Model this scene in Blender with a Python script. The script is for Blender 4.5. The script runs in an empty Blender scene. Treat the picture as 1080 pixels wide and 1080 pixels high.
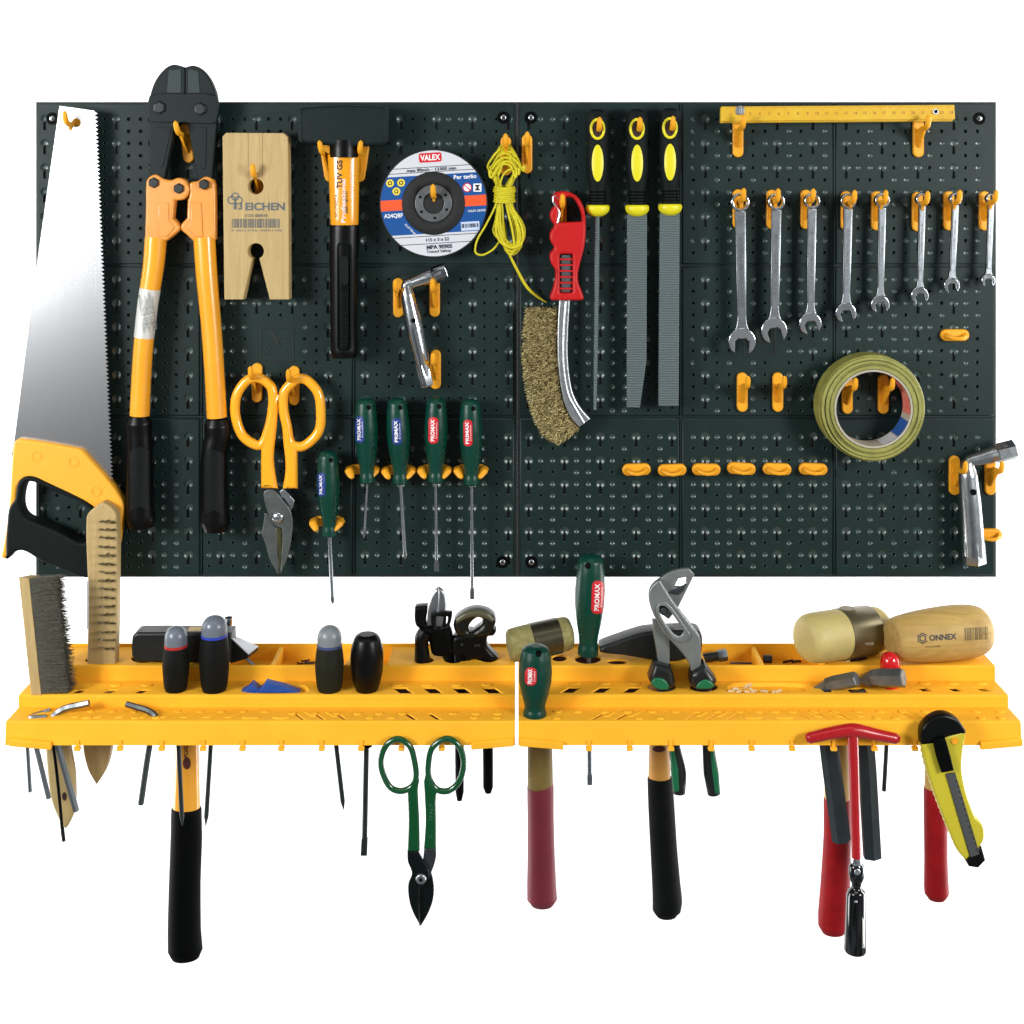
import bpy, bmesh, math, random
from math import sin, cos, pi, radians, sqrt, atan2, hypot
from mathutils import Vector, Matrix
from mathutils.bvhtree import BVHTree
random.seed(7)
sc = bpy.context.scene
COL = sc.collection

# ---------------------------------------------------------------- camera, world, lamps, exposure
DC = 1400.0            # camera to the front face of the pegboard, mm (1 photo pixel = 1 mm on that face)
CX, CY = 545.0, 170.0  # optical axis in photo pixels
cam = bpy.data.cameras.new('camera'); cam_ob = bpy.data.objects.new('camera', cam); COL.objects.link(cam_ob)
cam_ob.location = (0, -DC*.001, 0); cam_ob.rotation_euler = (radians(90), 0, 0)
cam.sensor_width = 36; cam.lens = 36*DC/1080
cam.shift_x = -(CX-540)/1080; cam.shift_y = -(540-CY)/1080
cam.clip_start = .05; cam.clip_end = 50
sc.camera = cam_ob

world = bpy.data.worlds.new('World'); sc.world = world; world.use_nodes = True
wn = world.node_tree.nodes; wl = world.node_tree.links
bg = wn['Background']; bg.inputs[1].default_value = .8
# studio surroundings: dim room with soft lighter and darker zones
_tc = wn.new('ShaderNodeTexCoord'); _mp = wn.new('ShaderNodeMapping'); _mp.inputs['Location'].default_value = (.35, .2, .1)
_nz = wn.new('ShaderNodeTexNoise'); _nz.inputs['Scale'].default_value = 2.6; _nz.inputs['Detail'].default_value = 1.5; _nz.inputs['Distortion'].default_value = .4
_cr = wn.new('ShaderNodeValToRGB'); _e = _cr.color_ramp.elements
_e[0].position = .40; _e[0].color = (.045, .048, .05, 1); _e[1].position = .66; _e[1].color = (.62, .63, .65, 1)
wl.new(_tc.outputs['Generated'], _mp.inputs[0]); wl.new(_mp.outputs[0], _nz.inputs['Vector']); wl.new(_nz.outputs[0], _cr.inputs[0]); wl.new(_cr.outputs[0], bg.inputs[0])
_sp = wn.new('ShaderNodeSeparateXYZ'); _mr = wn.new('ShaderNodeMapRange'); _mr.inputs[1].default_value = -1; _mr.inputs[2].default_value = 1
_mr.inputs[3].default_value = 1.05; _mr.inputs[4].default_value = .38      # darker towards the ceiling
wl.new(_tc.outputs['Generated'], _sp.inputs[0]); wl.new(_sp.outputs[2], _mr.inputs[0]); wl.new(_mr.outputs[0], bg.inputs[1])

def area(name, loc, target, size, power, sy=None, col=(1, 1, 1)):
    l = bpy.data.lights.new(name, 'AREA'); l.energy = power; l.color = col
    l.shape = 'RECTANGLE'; l.size = size; l.size_y = sy or size
    o = bpy.data.objects.new(name, l); COL.objects.link(o); o.location = loc
    o.rotation_euler = (Vector(target)-Vector(loc)).to_track_quat('-Z', 'Y').to_euler(); return o
area('softbox', (-1.2, -1.05, .05), (-.1, 0, -.3), .42, 20.3)
area('softbox', (1.2, -1.05, .05), (.1, 0, -.3), .42, 18)
area('top_softbox', (0, -1.0, 1.15), (0, 0, -.2), 1.6, 4.2, .3)
area('saw_reflection_lamp', (-.98, -1.45, .17), (-.5, 0, .03), .5, 2.4, .6)  # added lamp out of view, whitens the upper saw blade by reflection
area('backdrop_lamp', (-2.6, .6, -.6), (.5, 2.3, -.6), 1.2, 140, 2.8)
area('backdrop_lamp', (2.6, .6, -.6), (-.5, 2.3, -.6), 1.2, 140, 2.8)

sc.view_settings.view_transform = 'Standard'; sc.view_settings.look = 'None'
sc.view_settings.exposure = 0; sc.view_settings.gamma = 1
try: sc.view_settings.use_curve_mapping = False
except Exception: pass
sc.render.engine = 'CYCLES'

# ---------------------------------------------------------------- photo pixel -> point at depth d (mm in front of the board face)
def P(px, py, d=0):
    s = (DC-d)/DC
    return Vector(((px-CX)*s*.001, -d*.001, (CY-py)*s*.001))
def PM(d): return (DC-d)/DC*.001          # metres per photo pixel at depth d
def plane_pt(px, py, h):                   # point on the horizontal plane h mm below the axis
    s = h/(py-CY); return Vector(((px-CX)*s*.001, -DC*(1-s)*.001, -h*.001))

# ---------------------------------------------------------------- materials
def lin(c):
    c = c/255.
    return c/12.92 if c <= .04045 else ((c+.055)/1.055)**2.4
def rgb(t): return (lin(t[0]), lin(t[1]), lin(t[2]), 1)
MATS = {}
def mat(name, col, rough=.5, metal=0, spec=.5, bump=0, bscale=300, var=0, vscale=20, col2=None, stretch=None, kind='noise', coat=0, sss=0):
    if name in MATS: return MATS[name]
    m = bpy.data.materials.new(name); m.use_nodes = True; nt = m.node_tree; N = nt.nodes; L = nt.links
    b = N['Principled BSDF']; b.inputs['Base Color'].default_value = rgb(col); b.inputs['Roughness'].default_value = rough
    b.inputs['Metallic'].default_value = metal; b.inputs['Specular IOR Level'].default_value = spec
    b.inputs['Coat Weight'].default_value = coat; b.inputs['Coat Roughness'].default_value = .12
    if sss:
        b.inputs['Subsurface Weight'].default_value = sss; b.inputs['Subsurface Scale'].default_value = .004
    tc = N.new('ShaderNodeTexCoord'); mp = N.new('ShaderNodeMapping'); L.new(tc.outputs['Object'], mp.inputs[0])
    if stretch: mp.inputs['Scale'].default_value = stretch
    if var:
        n = N.new('ShaderNodeTexNoise'); n.inputs['Scale'].default_value = vscale; n.inputs['Detail'].default_value = 6
        n.inputs['Roughness'].default_value = .65
        L.new(mp.outputs[0], n.inputs['Vector'])
        r = N.new('ShaderNodeValToRGB'); r.color_ramp.elements[0].position = .3; r.color_ramp.elements[1].position = .72
        a = rgb(col); c2 = rgb(col2) if col2 else tuple(x*(1-var) for x in a[:3])+(1,)
        r.color_ramp.elements[0].color = c2; r.color_ramp.elements[1].color = a
        L.new(n.outputs[0], r.inputs[0]); L.new(r.outputs[0], b.inputs['Base Color'])
        mr = N.new('ShaderNodeMapRange'); mr.inputs[3].default_value = max(0, rough-.07); mr.inputs[4].default_value = min(1, rough+.1)
        L.new(n.outputs[0], mr.inputs[0]); L.new(mr.outputs[0], b.inputs['Roughness'])
    if bump:
        if kind == 'noise':
            n2 = N.new('ShaderNodeTexNoise'); n2.inputs['Scale'].default_value = bscale; n2.inputs['Detail'].default_value = 3; fac = n2.outputs[0]
            L.new(mp.outputs[0], n2.inputs['Vector'])
        elif kind == 'file':       # rows of rasp teeth
            w = N.new('ShaderNodeTexWave'); w.wave_type = 'BANDS'; w.bands_direction = 'Z'; w.inputs['Scale'].default_value = bscale
            w.inputs['Distortion'].default_value = 2.6; w.inputs['Detail'].default_value = 2; w.inputs['Detail Scale'].default_value = 2.
            L.new(mp.outputs[0], w.inputs['Vector']); fac = w.outputs[1]
            r2 = N.new('ShaderNodeMixRGB'); r2.inputs[1].default_value = rgb((78, 89, 90)); r2.inputs[2].default_value = rgb(col)
            L.new(fac, r2.inputs[0]); L.new(r2.outputs[0], b.inputs['Base Color'])
        elif kind == 'knurl':
            w = N.new('ShaderNodeTexWave'); w.wave_type = 'BANDS'; w.bands_direction = 'DIAGONAL'; w.inputs['Scale'].default_value = bscale
            L.new(mp.outputs[0], w.inputs['Vector']); fac = w.outputs[1]
        bp = N.new('ShaderNodeBump'); bp.inputs['Strength'].default_value = bump; bp.inputs['Distance'].default_value = .001
        L.new(fac, bp.inputs['Height']); L.new(bp.outputs[0], b.inputs['Normal'])
    MATS[name] = m; return m

def wood_mat(name, col, col2, direction='Z', scale=60):
    if name in MATS: return MATS[name]
    m = bpy.data.materials.new(name); m.use_nodes = True; nt = m.node_tree; N = nt.nodes; L = nt.links
    b = N['Principled BSDF']; b.inputs['Roughness'].default_value = .55; b.inputs['Specular IOR Level'].default_value = .3
    tc = N.new('ShaderNodeTexCoord'); mp = N.new('ShaderNodeMapping'); L.new(tc.outputs['Object'], mp.inputs[0])
    mp.inputs['Scale'].default_value = (1, 1, .08) if direction == 'Z' else (.08, 1, 1)
    n = N.new('ShaderNodeTexNoise'); n.inputs['Scale'].default_value = scale*4; n.inputs['Detail'].default_value = 8; n.inputs['Distortion'].default_value = .6
    n.inputs['Roughness'].default_value = .7
    L.new(mp.outputs[0], n.inputs['Vector'])
    r = N.new('ShaderNodeValToRGB'); r.color_ramp.elements[0].position = .3; r.color_ramp.elements[1].position = .7
    r.color_ramp.elements[0].color = rgb(col2); r.color_ramp.elements[1].color = rgb(col)
    L.new(n.outputs[0], r.inputs[0]); L.new(r.outputs[0], b.inputs['Base Color'])
    bp = N.new('ShaderNodeBump'); bp.inputs['Strength'].default_value = .15; bp.inputs['Distance'].default_value = .0005
    L.new(n.outputs[0], bp.inputs['Height']); L.new(bp.outputs[0], b.inputs['Normal'])
    MATS[name] = m; return m

# ---------------------------------------------------------------- mesh building
class M:
    def __init__(s): s.v = []; s.f = []; s.alt = []      # alt: face ranges with the second material
    def add(s, vs, fs):
        k = len(s.v); s.v += [tuple(v) for v in vs]; s.f += [tuple(i+k for i in f) for f in fs]; return s
    def join(s, o): return s.add(o.v, o.f)
OFF = {}
def mesh_of(m, name, off, ang=35):
    me = bpy.data.meshes.new(name)
    me.from_pydata([tuple(Vector(v)-off) for v in m.v], [], m.f); me.validate(); me.update()
    for p in me.polygons: p.use_smooth = True
    me.set_sharp_from_angle(angle=radians(ang))
    # crisp border between flat caps and their rounded rims
    cap = [0]*len(me.polygons)
    for p in me.polygons:
        nn = p.normal; cap[p.index] = 1 if abs(nn.y) > .9998 else (2 if abs(nn.z) > .9998 else 0)
    ef = {}
    for p in me.polygons:
        for k in p.edge_keys: ef.setdefault(k, []).append(p.index)
    at = me.attributes.get('sharp_edge') or me.attributes.new('sharp_edge', 'BOOLEAN', 'EDGE')
    for e in me.edges:
        q = ef.get(tuple(sorted(e.vertices)), [])
        if len(q) == 2 and cap[q[0]] != cap[q[1]]: at.data[e.index].value = True
    return me
def obj(name, m, material, parent=None, loc=None, ang=35, label=None, second=None):
    if parent is not None: off = OFF[parent.name]
    else: off = Vector(loc) if loc is not None else Vector(m.v[0])
    me = mesh_of(m, name, off, ang); me.materials.append(material)
    if second:
        me.materials.append(second)
        for i0, i1 in m.alt:
            for i in range(i0, i1): me.polygons[i].material_index = 1
    o = bpy.data.objects.new(name, me); COL.objects.link(o)
    if parent is not None: o.parent = parent
    else: o.location = off
    OFF[o.name] = off
    if label: o['label'] = label
    return o
def tag(o, label, cat, group=None):
    o['label'] = label; o['category'] = cat
    if group: o['group'] = group
    return o
def thing(name, label, cat, loc, group=None):
    o = bpy.data.objects.new(name, None); o.empty_display_size = .01; COL.objects.link(o)
    o.location = loc; OFF[o.name] = Vector(loc); return tag(o, label, cat, group)
def structure(name, m, material, loc=(0, 0, 0)):
    o = obj(name, m, material, None, loc); o['kind'] = 'structure'; return o

def sm(pts, n=5, closed=True):
    """Catmull-Rom through pixel points; a point with a third value is a corner"""
    N_ = len(pts); out = []
    rng = range(N_) if closed else range(N_-1)
    def g(i):
        return pts[i % N_] if closed else pts[max(0, min(N_-1, i))]
    for i in rng:
        p0, p1, p2, p3 = g(i-1), g(i), g(i+1), g(i+2)
        c1, c2 = len(p1) > 2, len(p2) > 2
        l0 = hypot(p1[0]-p0[0], p1[1]-p0[1]); l1 = hypot(p2[0]-p1[0], p2[1]-p1[1]); l2 = hypot(p3[0]-p2[0], p3[1]-p2[1])
        k1 = l1/((l0+l1) or 1); k2 = l1/((l1+l2) or 1)
        t1 = (0, 0) if c1 else ((p2[0]-p0[0])*k1, (p2[1]-p0[1])*k1)
        t2 = (0, 0) if c2 else ((p3[0]-p1[0])*k2, (p3[1]-p1[1])*k2)
        if c1 and c2: out.append((p1[0], p1[1])); continue
        for k in range(n):
            t = k/n; a = 2*t**3-3*t*t+1; b = t**3-2*t*t+t; c = -2*t**3+3*t*t; d = t**3-t*t
            out.append((a*p1[0]+b*t1[0]+c*p2[0]+d*t2[0], a*p1[1]+b*t1[1]+c*p2[1]+d*t2[1]))
    if not closed: out.append((pts[-1][0], pts[-1][1]))
    return out
def circ(x, y, r, ry=None, n=24, a0=0):
    ry = ry or r; return [(x+r*cos(a0+2*pi*i/n), y+ry*sin(a0+2*pi*i/n)) for i in range(n)]
def rrect(x0, y0, x1, y1, r, n=5):
    out = []
    for cx, cy, a in ((x1-r, y1-r, 0), (x0+r, y1-r, 90), (x0+r, y0+r, 180), (x1-r, y0+r, 270)):
        for k in range(n+1):
            t = radians(a+90*k/n); out.append((cx+r*cos(t), cy+r*sin(t)))
    return out
def rotp(pts, cx, cy, deg):
    a = radians(deg); return [((x-cx)*cos(a)-(y-cy)*sin(a)+cx, (x-cx)*sin(a)+(y-cy)*cos(a)+cy) for x, y in pts]

def curve_mesh(loops, half, bevel, res=2):
    """2D curve with holes, extruded +-half; returns verts, faces in its own plane"""
    cu = bpy.data.curves.new('c', 'CURVE'); cu.dimensions = '2D'; cu.fill_mode = 'BOTH'
    bevel = min(bevel, half*.98); cu.extrude = half-bevel; cu.bevel_depth = bevel; cu.bevel_resolution = res; cu.offset = -bevel
    for lp in loops:
        sp = cu.splines.new('POLY'); sp.points.add(len(lp)-1); sp.use_cyclic_u = True
        for i, q in enumerate(lp): sp.points[i].co = (q[0], q[1], 0, 1)
    o = bpy.data.objects.new('c', cu); COL.objects.link(o)
    dg = bpy.context.evaluated_depsgraph_get(); dg.update()
    me = bpy.data.meshes.new_from_object(o.evaluated_get(dg))
    vs = [v.co.copy() for v in me.vertices]; fs = [tuple(p.vertices) for p in me.polygons]
    bpy.data.objects.remove(o); bpy.data.curves.remove(cu); bpy.data.meshes.remove(me)
    # merge duplicate verts
    key = {}; idx = []; nv = []
    for v in vs:
        k = (round(v.x, 7), round(v.y, 7), round(v.z, 7))
        if k not in key: key[k] = len(nv); nv.append(v)
        idx.append(key[k])
    nf = []
    for f in fs:
        g = []
        for i in f:
            j = idx[i]
            if j not in g: g.append(j)
        if len(g) > 2: nf.append(tuple(g))
    return nv, nf
def plate(m, loops, d0, d1, bevel=.6, res=2):
    """loops in photo pixels as seen at depth d1 (front); solid between depths d0 and d1 (mm)"""
    if loops and isinstance(loops[0][0], (int, float)): loops = [loops]
    K = 1000.
    lw = [[((q[0]-CX)*(DC-d1)/DC, (CY-q[1])*(DC-d1)/DC) for q in lp] for lp in loops]
    half = (d1-d0)/2.
    vs, fs = curve_mesh(lw, half, bevel, res)
    mid = (d0+d1)/2
    m.add([Vector((v.x, -(mid+v.z), v.y))*.001 for v in vs], [tuple(reversed(f)) for f in fs]); return m

def hplate(m, loops, z_top, th, bevel=.3):
    """horizontal plate: loops of (X mm, depth mm)"""
    vs, fs = curve_mesh(loops, th/2., bevel, 1)
    m.add([Vector((v.x, -v.y, z_top-th/2+v.z))*.001 for v in vs], [tuple(reversed(f)) for f in fs]); return m

def frames(pts):
    ts = []
    for i in range(len(pts)):
        a = pts[max(0, i-1)]; b = pts[min(len(pts)-1, i+1)]; t = (b-a)
        ts.append(t.normalized() if t.length > 1e-9 else Vector((0, 0, 1)))
    return ts
def tube(m, pts, rad, n=14, closed=False, flat=1.0, cap=True, up=None, twist=0):
    """pts: world Vectors, rad: mm or list of mm; flat scales the section along depth"""
    pts = [Vector(p) for p in pts]
    if not isinstance(rad, (list, tuple)): rad = [rad]*len(pts)
    ts = frames(pts)
    if closed:
        ts = [(pts[(i+1) % len(pts)]-pts[i-1]).normalized() for i in range(len(pts))]
    ref = Vector(up) if up else Vector((0, 1, 0))
    if abs(ref.dot(ts[0])) > .95: ref = Vector((0, 0, 1))
    u = (ref-ts[0]*ref.dot(ts[0])).normalized(); vs = []; base = len(m.v)
    for p, t, r in zip(pts, ts, rad):
        u = (u-t*u.dot(t)).normalized(); w = t.cross(u)
        for k in range(n):
            a = 2*pi*(k+.5*twist)/n
            vs.append(p+(u*cos(a)*flat+w*sin(a))*r*.001)
    fs = []; L = len(pts)
    for i in range(L if closed else L-1):
        j = (i+1) % L
        for k in range(n): fs.append((i*n+k, i*n+(k+1) % n, j*n+(k+1) % n, j*n+k))
    if cap and not closed:
        fs.append(tuple(reversed(range(n)))); fs.append(tuple(range((L-1)*n, L*n)))
    m.add(vs, fs); return m
def ptube(m, px, d, r, n=14, closed=False, seg=6, **k):
    """px: photo pixel points; d: depth (or list) of the centre line, r mm or list"""
    ds = d if isinstance(d, (list, tuple)) else [d]*len(px)
    rs = r if isinstance(r, (list, tuple)) else [r]*len(px)
    if closed:
        q = sm(px, seg, True); return tube(m, [P(a, b, ds[0]) for a, b in q], rs[0], n, True, **k)
    idx = [(i, 0) for i in range(len(px))]
    q = sm(px, seg, False); tot = len(px)-1; out = []; rr = []
    # parametric interpolation of depth/radius (sm may skip samples between corner pairs)
    for a, b in q:
        best = None
        for i in range(tot):
            x0, y0 = px[i][:2]; x1, y1 = px[i+1][:2]; L2 = (x1-x0)**2+(y1-y0)**2 or 1
            t = max(0, min(1, ((a-x0)*(x1-x0)+(b-y0)*(y1-y0))/L2)); dd = (x0+t*(x1-x0)-a)**2+(y0+t*(y1-y0)-b)**2
            if best is None or dd < best[0]-1e-9: best = (dd, i, t)
        _, i, t = best
        out.append(P(a, b, ds[i]*(1-t)+ds[i+1]*t)); rr.append(rs[i]*(1-t)+rs[i+1]*t)
    return tube(m, out, rr, n, **k)
def lathe(m, A, B, prof, n=24, flat=1.0, smooth=True, up=None, twist=0):
    """prof: (t, r mm) along A->B"""
    if smooth and len(prof) > 2: prof = sm([(p[0]*100, p[1]) + ((1,) if len(p) > 2 else ()) for p in prof], 4, False); prof = [(a/100, max(.01, b)) for a, b in prof]
    A = Vector(A); B = Vector(B)
    ax = (B-A).normalized(); ref = Vector(up) if up else Vector((0, 1, 0))
    if abs(ref.dot(ax)) > .95: ref = Vector((0, 0, 1))
    u = (ref-ax*ref.dot(ax)).normalized(); w = ax.cross(u); vs = []; fs = []
    for p in prof:
        c = A+(B-A)*p[0]
        for k in range(n):
            a = 2*pi*(k+.5*twist)/n; vs.append(c+(u*cos(a)*flat+w*sin(a))*p[1]*.001)
    L = len(prof)
    for i in range(L-1):
        for k in range(n): fs.append((i*n+k, i*n+(k+1) % n, (i+1)*n+(k+1) % n, (i+1)*n+k))
    fs.append(tuple(reversed(range(n)))); fs.append(tuple(range((L-1)*n, L*n)))
    m.add(vs, fs); return m
def box(m, a, b, bevel=0):
    """a, b: opposite corners (X mm, depth mm, Z mm)"""
    bm = bmesh.new(); bmesh.ops.create_cube(bm, size=1)
    for v in bm.verts:
        v.co = Vector(((a[0]+b[0])/2+v.co.x*abs(b[0]-a[0]), -(a[1]+b[1])/2+v.co.y*abs(b[1]-a[1]), (a[2]+b[2])/2+v.co.z*abs(b[2]-a[2])))*.001
    if bevel: bmesh.ops.bevel(bm, geom=bm.edges[:], offset=bevel*.001, segments=2, affect='EDGES', profile=.7)
    bm.verts.index_update(); m.add([v.co.copy() for v in bm.verts], [tuple(v.index for v in f.verts) for f in bm.faces]); bm.free(); return m
def solid(m, corners, bevel=0):
    """8 world corners: bottom loop 4, top loop 4"""
    bm = bmesh.new(); vs = [bm.verts.new(c) for c in corners]
    for f in ((0, 3, 2, 1), (4, 5, 6, 7), (0, 1, 5, 4), (1, 2, 6, 5), (2, 3, 7, 6), (3, 0, 4, 7)): bm.faces.new([vs[i] for i in f])
    bmesh.ops.recalc_face_normals(bm, faces=bm.faces)
    if bevel: bmesh.ops.bevel(bm, geom=bm.edges[:], offset=bevel*.001, segments=3, affect='EDGES', profile=.6)
    bm.verts.index_update(); m.add([v.co.copy() for v in bm.verts], [tuple(v.index for v in f.verts) for f in bm.faces]); bm.free(); return m
def hair(m, a, b, r0=.25, r1=.15):
    d = (b-a)
    if d.length < 1e-6: return
    t = d.normalized(); u = t.orthogonal().normalized(); w = t.cross(u); vs = []
    for c, r in ((a, r0), (b, r1)):
        for k in range(3): vs.append(c+(u*cos(2*pi*k/3)+w*sin(2*pi*k/3))*r*.001)
    m.add(vs, [(0, 1, 4, 3), (1, 2, 5, 4), (2, 0, 3, 5), (3, 4, 5)])
def screw_head(m, px, py, d, r, h=2.):
    plate(m, circ(px, py, r/(PM(d)*1000), n=6), d-h, d, .4)

# decals: printed labels and lettering, laid on the surface they are printed on
EYE = Vector((0, -DC*.001, 0))
def bvh(objs):
    vs = []; fs = []
    for o in objs:
        k = len(vs); mw = OFF[o.name]
        vs += [v.co+mw for v in o.data.vertices]; fs += [tuple(i+k for i in p.vertices) for p in o.data.polygons]
    return BVHTree.FromPolygons(vs, fs)
def drape(vs2, tree, lift, dflt):
    out = []; ys = []
    for x, y in vs2:
        q = P(x, y, 0); dr = (q-EYE).normalized(); h = tree.ray_cast(EYE, dr)
        if h[0] is None: out.append(None)
        else: out.append(h[0]-dr*lift*.001); ys.append(out[-1].y)
    ym = sum(ys)/len(ys) if ys else -dflt*.001
    return [o if o is not None else P(vs2[i][0], vs2[i][1], -ym*1000) for i, o in enumerate(out)]
def patch(pts_loop, cx, cy, rings=7):
    """fan of rings filling a star-shaped loop"""
    den = []
    for i in range(len(pts_loop)):
        p, q = pts_loop[i], pts_loop[(i+1) % len(pts_loop)]; c = max(1, int(hypot(q[0]-p[0], q[1]-p[1])/1.6))
        for k in range(c): den.append((p[0]+(q[0]-p[0])*k/c, p[1]+(q[1]-p[1])*k/c))
    pts_loop = den; vs = [(cx, cy)]; n = len(pts_loop); fs = []
    for k in range(1, rings+1):
        for x, y in pts_loop: vs.append((cx+(x-cx)*k/rings, cy+(y-cy)*k/rings))
    for i in range(n): fs.append((0, 1+(i+1) % n, 1+i))
    for k in range(rings-1):
        a = 1+k*n; b = a+n
        for i in range(n): fs.append((a+i, a+(i+1) % n, b+(i+1) % n, b+i))
    return vs, fs
def decal_loop(name, loop, target, material, parent, lift=.25, rings=7):
    cx = sum(p[0] for p in loop)/len(loop); cy = sum(p[1] for p in loop)/len(loop)
    vs, fs = patch(loop, cx, cy, rings); m = M(); m.add(drape(vs, bvh(target), lift, 20), fs); return obj(name, m, material, parent)
def text2d(s, size, bold=.0, wide=1.0):
    cu = bpy.data.curves.new('t', 'FONT'); cu.body = s; cu.size = size; cu.align_x = 'CENTER'; cu.align_y = 'CENTER'; cu.offset = bold; cu.resolution_u = 3
    o = bpy.data.objects.new('t', cu); COL.objects.link(o); dg = bpy.context.evaluated_depsgraph_get(); dg.update()
    me = bpy.data.meshes.new_from_object(o.evaluated_get(dg)); vs = [(v.co.x*wide, v.co.y) for v in me.vertices]; fs = [tuple(p.vertices) for p in me.polygons]
    bpy.data.objects.remove(o); bpy.data.curves.remove(cu); bpy.data.meshes.remove(me); return vs, fs
def text_on(m, s, px, py, size, target_tree, rot=0, bold=.0, wide=1.0, lift=.45, fit=None):
    """lettering in photo pixels; fit = wanted length in px"""
    vs, fs = text2d(s, size, bold*size, wide)
    if not vs: return m
    if fit:
        w = max(v[0] for v in vs)-min(v[0] for v in vs); k = fit/w; vs = [(x*k, y) for x, y in vs]
    ym = (max(v[1] for v in vs)+min(v[1] for v in vs))/2; xm = (max(v[0] for v in vs)+min(v[0] for v in vs))/2
    a = radians(rot); q = [(px+(x-xm)*cos(a)-(y-ym)*sin(a), py-((x-xm)*sin(a)+(y-ym)*cos(a))) for x, y in vs]
    m.add(drape(q, target_tree, lift, 20), fs); return m
def bars_on(m, x0, y0, x1, y1, tree, n=26, vertical=True, lift=.45, rot=0, seed=1):
    r = random.Random(seed); L = (x1-x0) if vertical else (y1-y0); p = 0; cx, cy = (x0+x1)/2, (y0+y1)/2
    while p < L-.3:
        w = r.choice([.45, .45, .8, 1.2]); w = min(w, L-p)
        if vertical: q = [(x0+p, y0), (x0+p+w, y0), (x0+p+w, y1), (x0+p, y1)]
        else: q = [(x0, y0+p), (x1, y0+p), (x1, y0+p+w), (x0, y0+p+w)]
        A, B = (q[0], q[1]), (q[3], q[2]); g = []
        if not vertical: A, B = (q[0], q[3]), (q[1], q[2])
        for i in range(7):
            for e in (0, 1): g.append((A[e][0]+(B[e][0]-A[e][0])*i/6, A[e][1]+(B[e][1]-A[e][1])*i/6))
        if rot: g = rotp(g, cx, cy, rot)
        m.add(drape(g, tree, lift, 20), [(2*i, 2*i+1, 2*i+3, 2*i+2) for i in range(6)]); p += w+r.choice([.5, .7, 1.1])
    return m

# ---------------------------------------------------------------- shared materials
BOARD = mat('board_plastic', (15, 38, 36), .5, spec=.28, bump=.12, bscale=900, var=.25, vscale=35)
BOARD_GLOSS_LIT = mat('recess_plastic_lit', (34, 58, 56), .36, spec=1.0)  # glossier recesses; the paler base paints in part of their highlight
BOARD_DARK = mat('groove_plastic', (18, 27, 27), .6)
YEL = mat('yellow_plastic', (249, 183, 50), .55, spec=.1, bump=.08, bscale=500, var=.16, vscale=22, col2=(240, 174, 44), sss=0)
HOOK = mat('hook_plastic', (242, 168, 34), .42, spec=.35, var=.14, vscale=60)
STEEL = mat('brushed_steel', (178, 182, 186), .34, 1, var=.15, vscale=60)
CHROME = mat('chrome', (214, 220, 224), .16, 1, var=.1, vscale=80, bump=.15, bscale=60)
SPAN = mat('satin_chrome', (150, 156, 160), .34, 1, bump=.1, bscale=900, var=.12, vscale=120)
ZINC = mat('zinc_plated', (176, 182, 184), .3, 1, var=.2, vscale=90, bump=.2, bscale=300)
DKSTEEL = mat('dark_steel', (92, 98, 102), .4, .9, bump=.1, bscale=700, var=.3, vscale=60)
BLKSTEEL = mat('blackened_steel', (26, 33, 33), .45, .2, bump=.12, bscale=600, var=.3, vscale=50)
BLACK = mat('black_rubber', (3, 4, 4), .6, spec=.07, bump=.1, bscale=900)
BLACKG = mat('black_plastic', (5, 6, 6), .34, spec=.2)
BLUEBLK = mat('grip_dark', (8, 17, 16), .6, spec=.16, bump=.35, bscale=1600)
GREEN = mat('green_handle', (0, 58, 45), .34, spec=.35, var=.12, vscale=40)
RED = mat('red_plastic', (206, 32, 34), .38, spec=.5, var=.12, vscale=50)
REDH = mat('red_paint', (152, 16, 22), .5, spec=.2, var=.35, vscale=45, bump=.1, bscale=200)
WOOD = wood_mat('beech_wood', (188, 164, 114), (166, 142, 94))
WOODH = wood_mat('wood_handle', (206, 170, 100), (176, 138, 72))
WOODX = wood_mat('wood_barrel', (188, 158, 92), (158, 126, 66), 'X', 40)
PRINT_BLK = mat('print_black', (30, 32, 34), .6)
PRINT_WHT = mat('print_white', (235, 236, 236), .5)
PRINT_GRY = mat('print_grey', (96, 104, 104), .6)
LBL_RED = mat('label_red', (200, 28, 40), .4)
LBL_BLUE = mat('label_blue', (24, 52, 128), .4)
# ================================================================ setting
bd = M(); bd.add([(-2.7, 2.4, -3.3), (2.7, 2.4, -3.3), (2.7, 2.4, 1.4), (-2.7, 2.4, 1.4)], [(0, 1, 2, 3)])
structure('backdrop', bd, mat('white_backdrop', (250, 250, 250), .9, spec=0), (0, 2.4, 0))

# ================================================================ pegboard panels
ROWS = [(109, 278.5, 125.7), (281.5, 438.5, 294.5), (441.5, 607, 460.5)]
RP = [25.6, 25.15, 24.85]
def ring_quads(m, A, B, off=None):
    n = len(A); k = len(m.v); m.v += A+B
    for i in range(n):
        j = (i+1) % n; m.f.append((k+i, k+n+i, k+n+j, k+j))
def rect_loop(angles, c, x0, x1, z0, z1):
    out = []
    for a in angles:
        dx, dz = cos(a), sin(a); t = 1e9
        if dx > 1e-9: t = min(t, (x1-c[0])/dx)
        if dx < -1e-9: t = min(t, (x0-c[0])/dx)
        if dz > 1e-9: t = min(t, (z1-c[1])/dz)
        if dz < -1e-9: t = min(t, (z0-c[1])/dz)
        out.append([c[0]+dx*t, c[1]+dz*t])
    for cx, cz in ((x0, z0), (x1, z0), (x0, z1), (x1, z1)):
        i = min(range(len(out)), key=lambda i: abs((angles[i]-atan2(cz-c[1], cx-c[0])+pi) % (2*pi)-pi)); out[i] = [cx, cz]
    return [tuple(p) for p in out]
def V3(x, z, dep): return (x*.001, dep*.001, z*.001)      # dep: mm behind the board face
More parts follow.
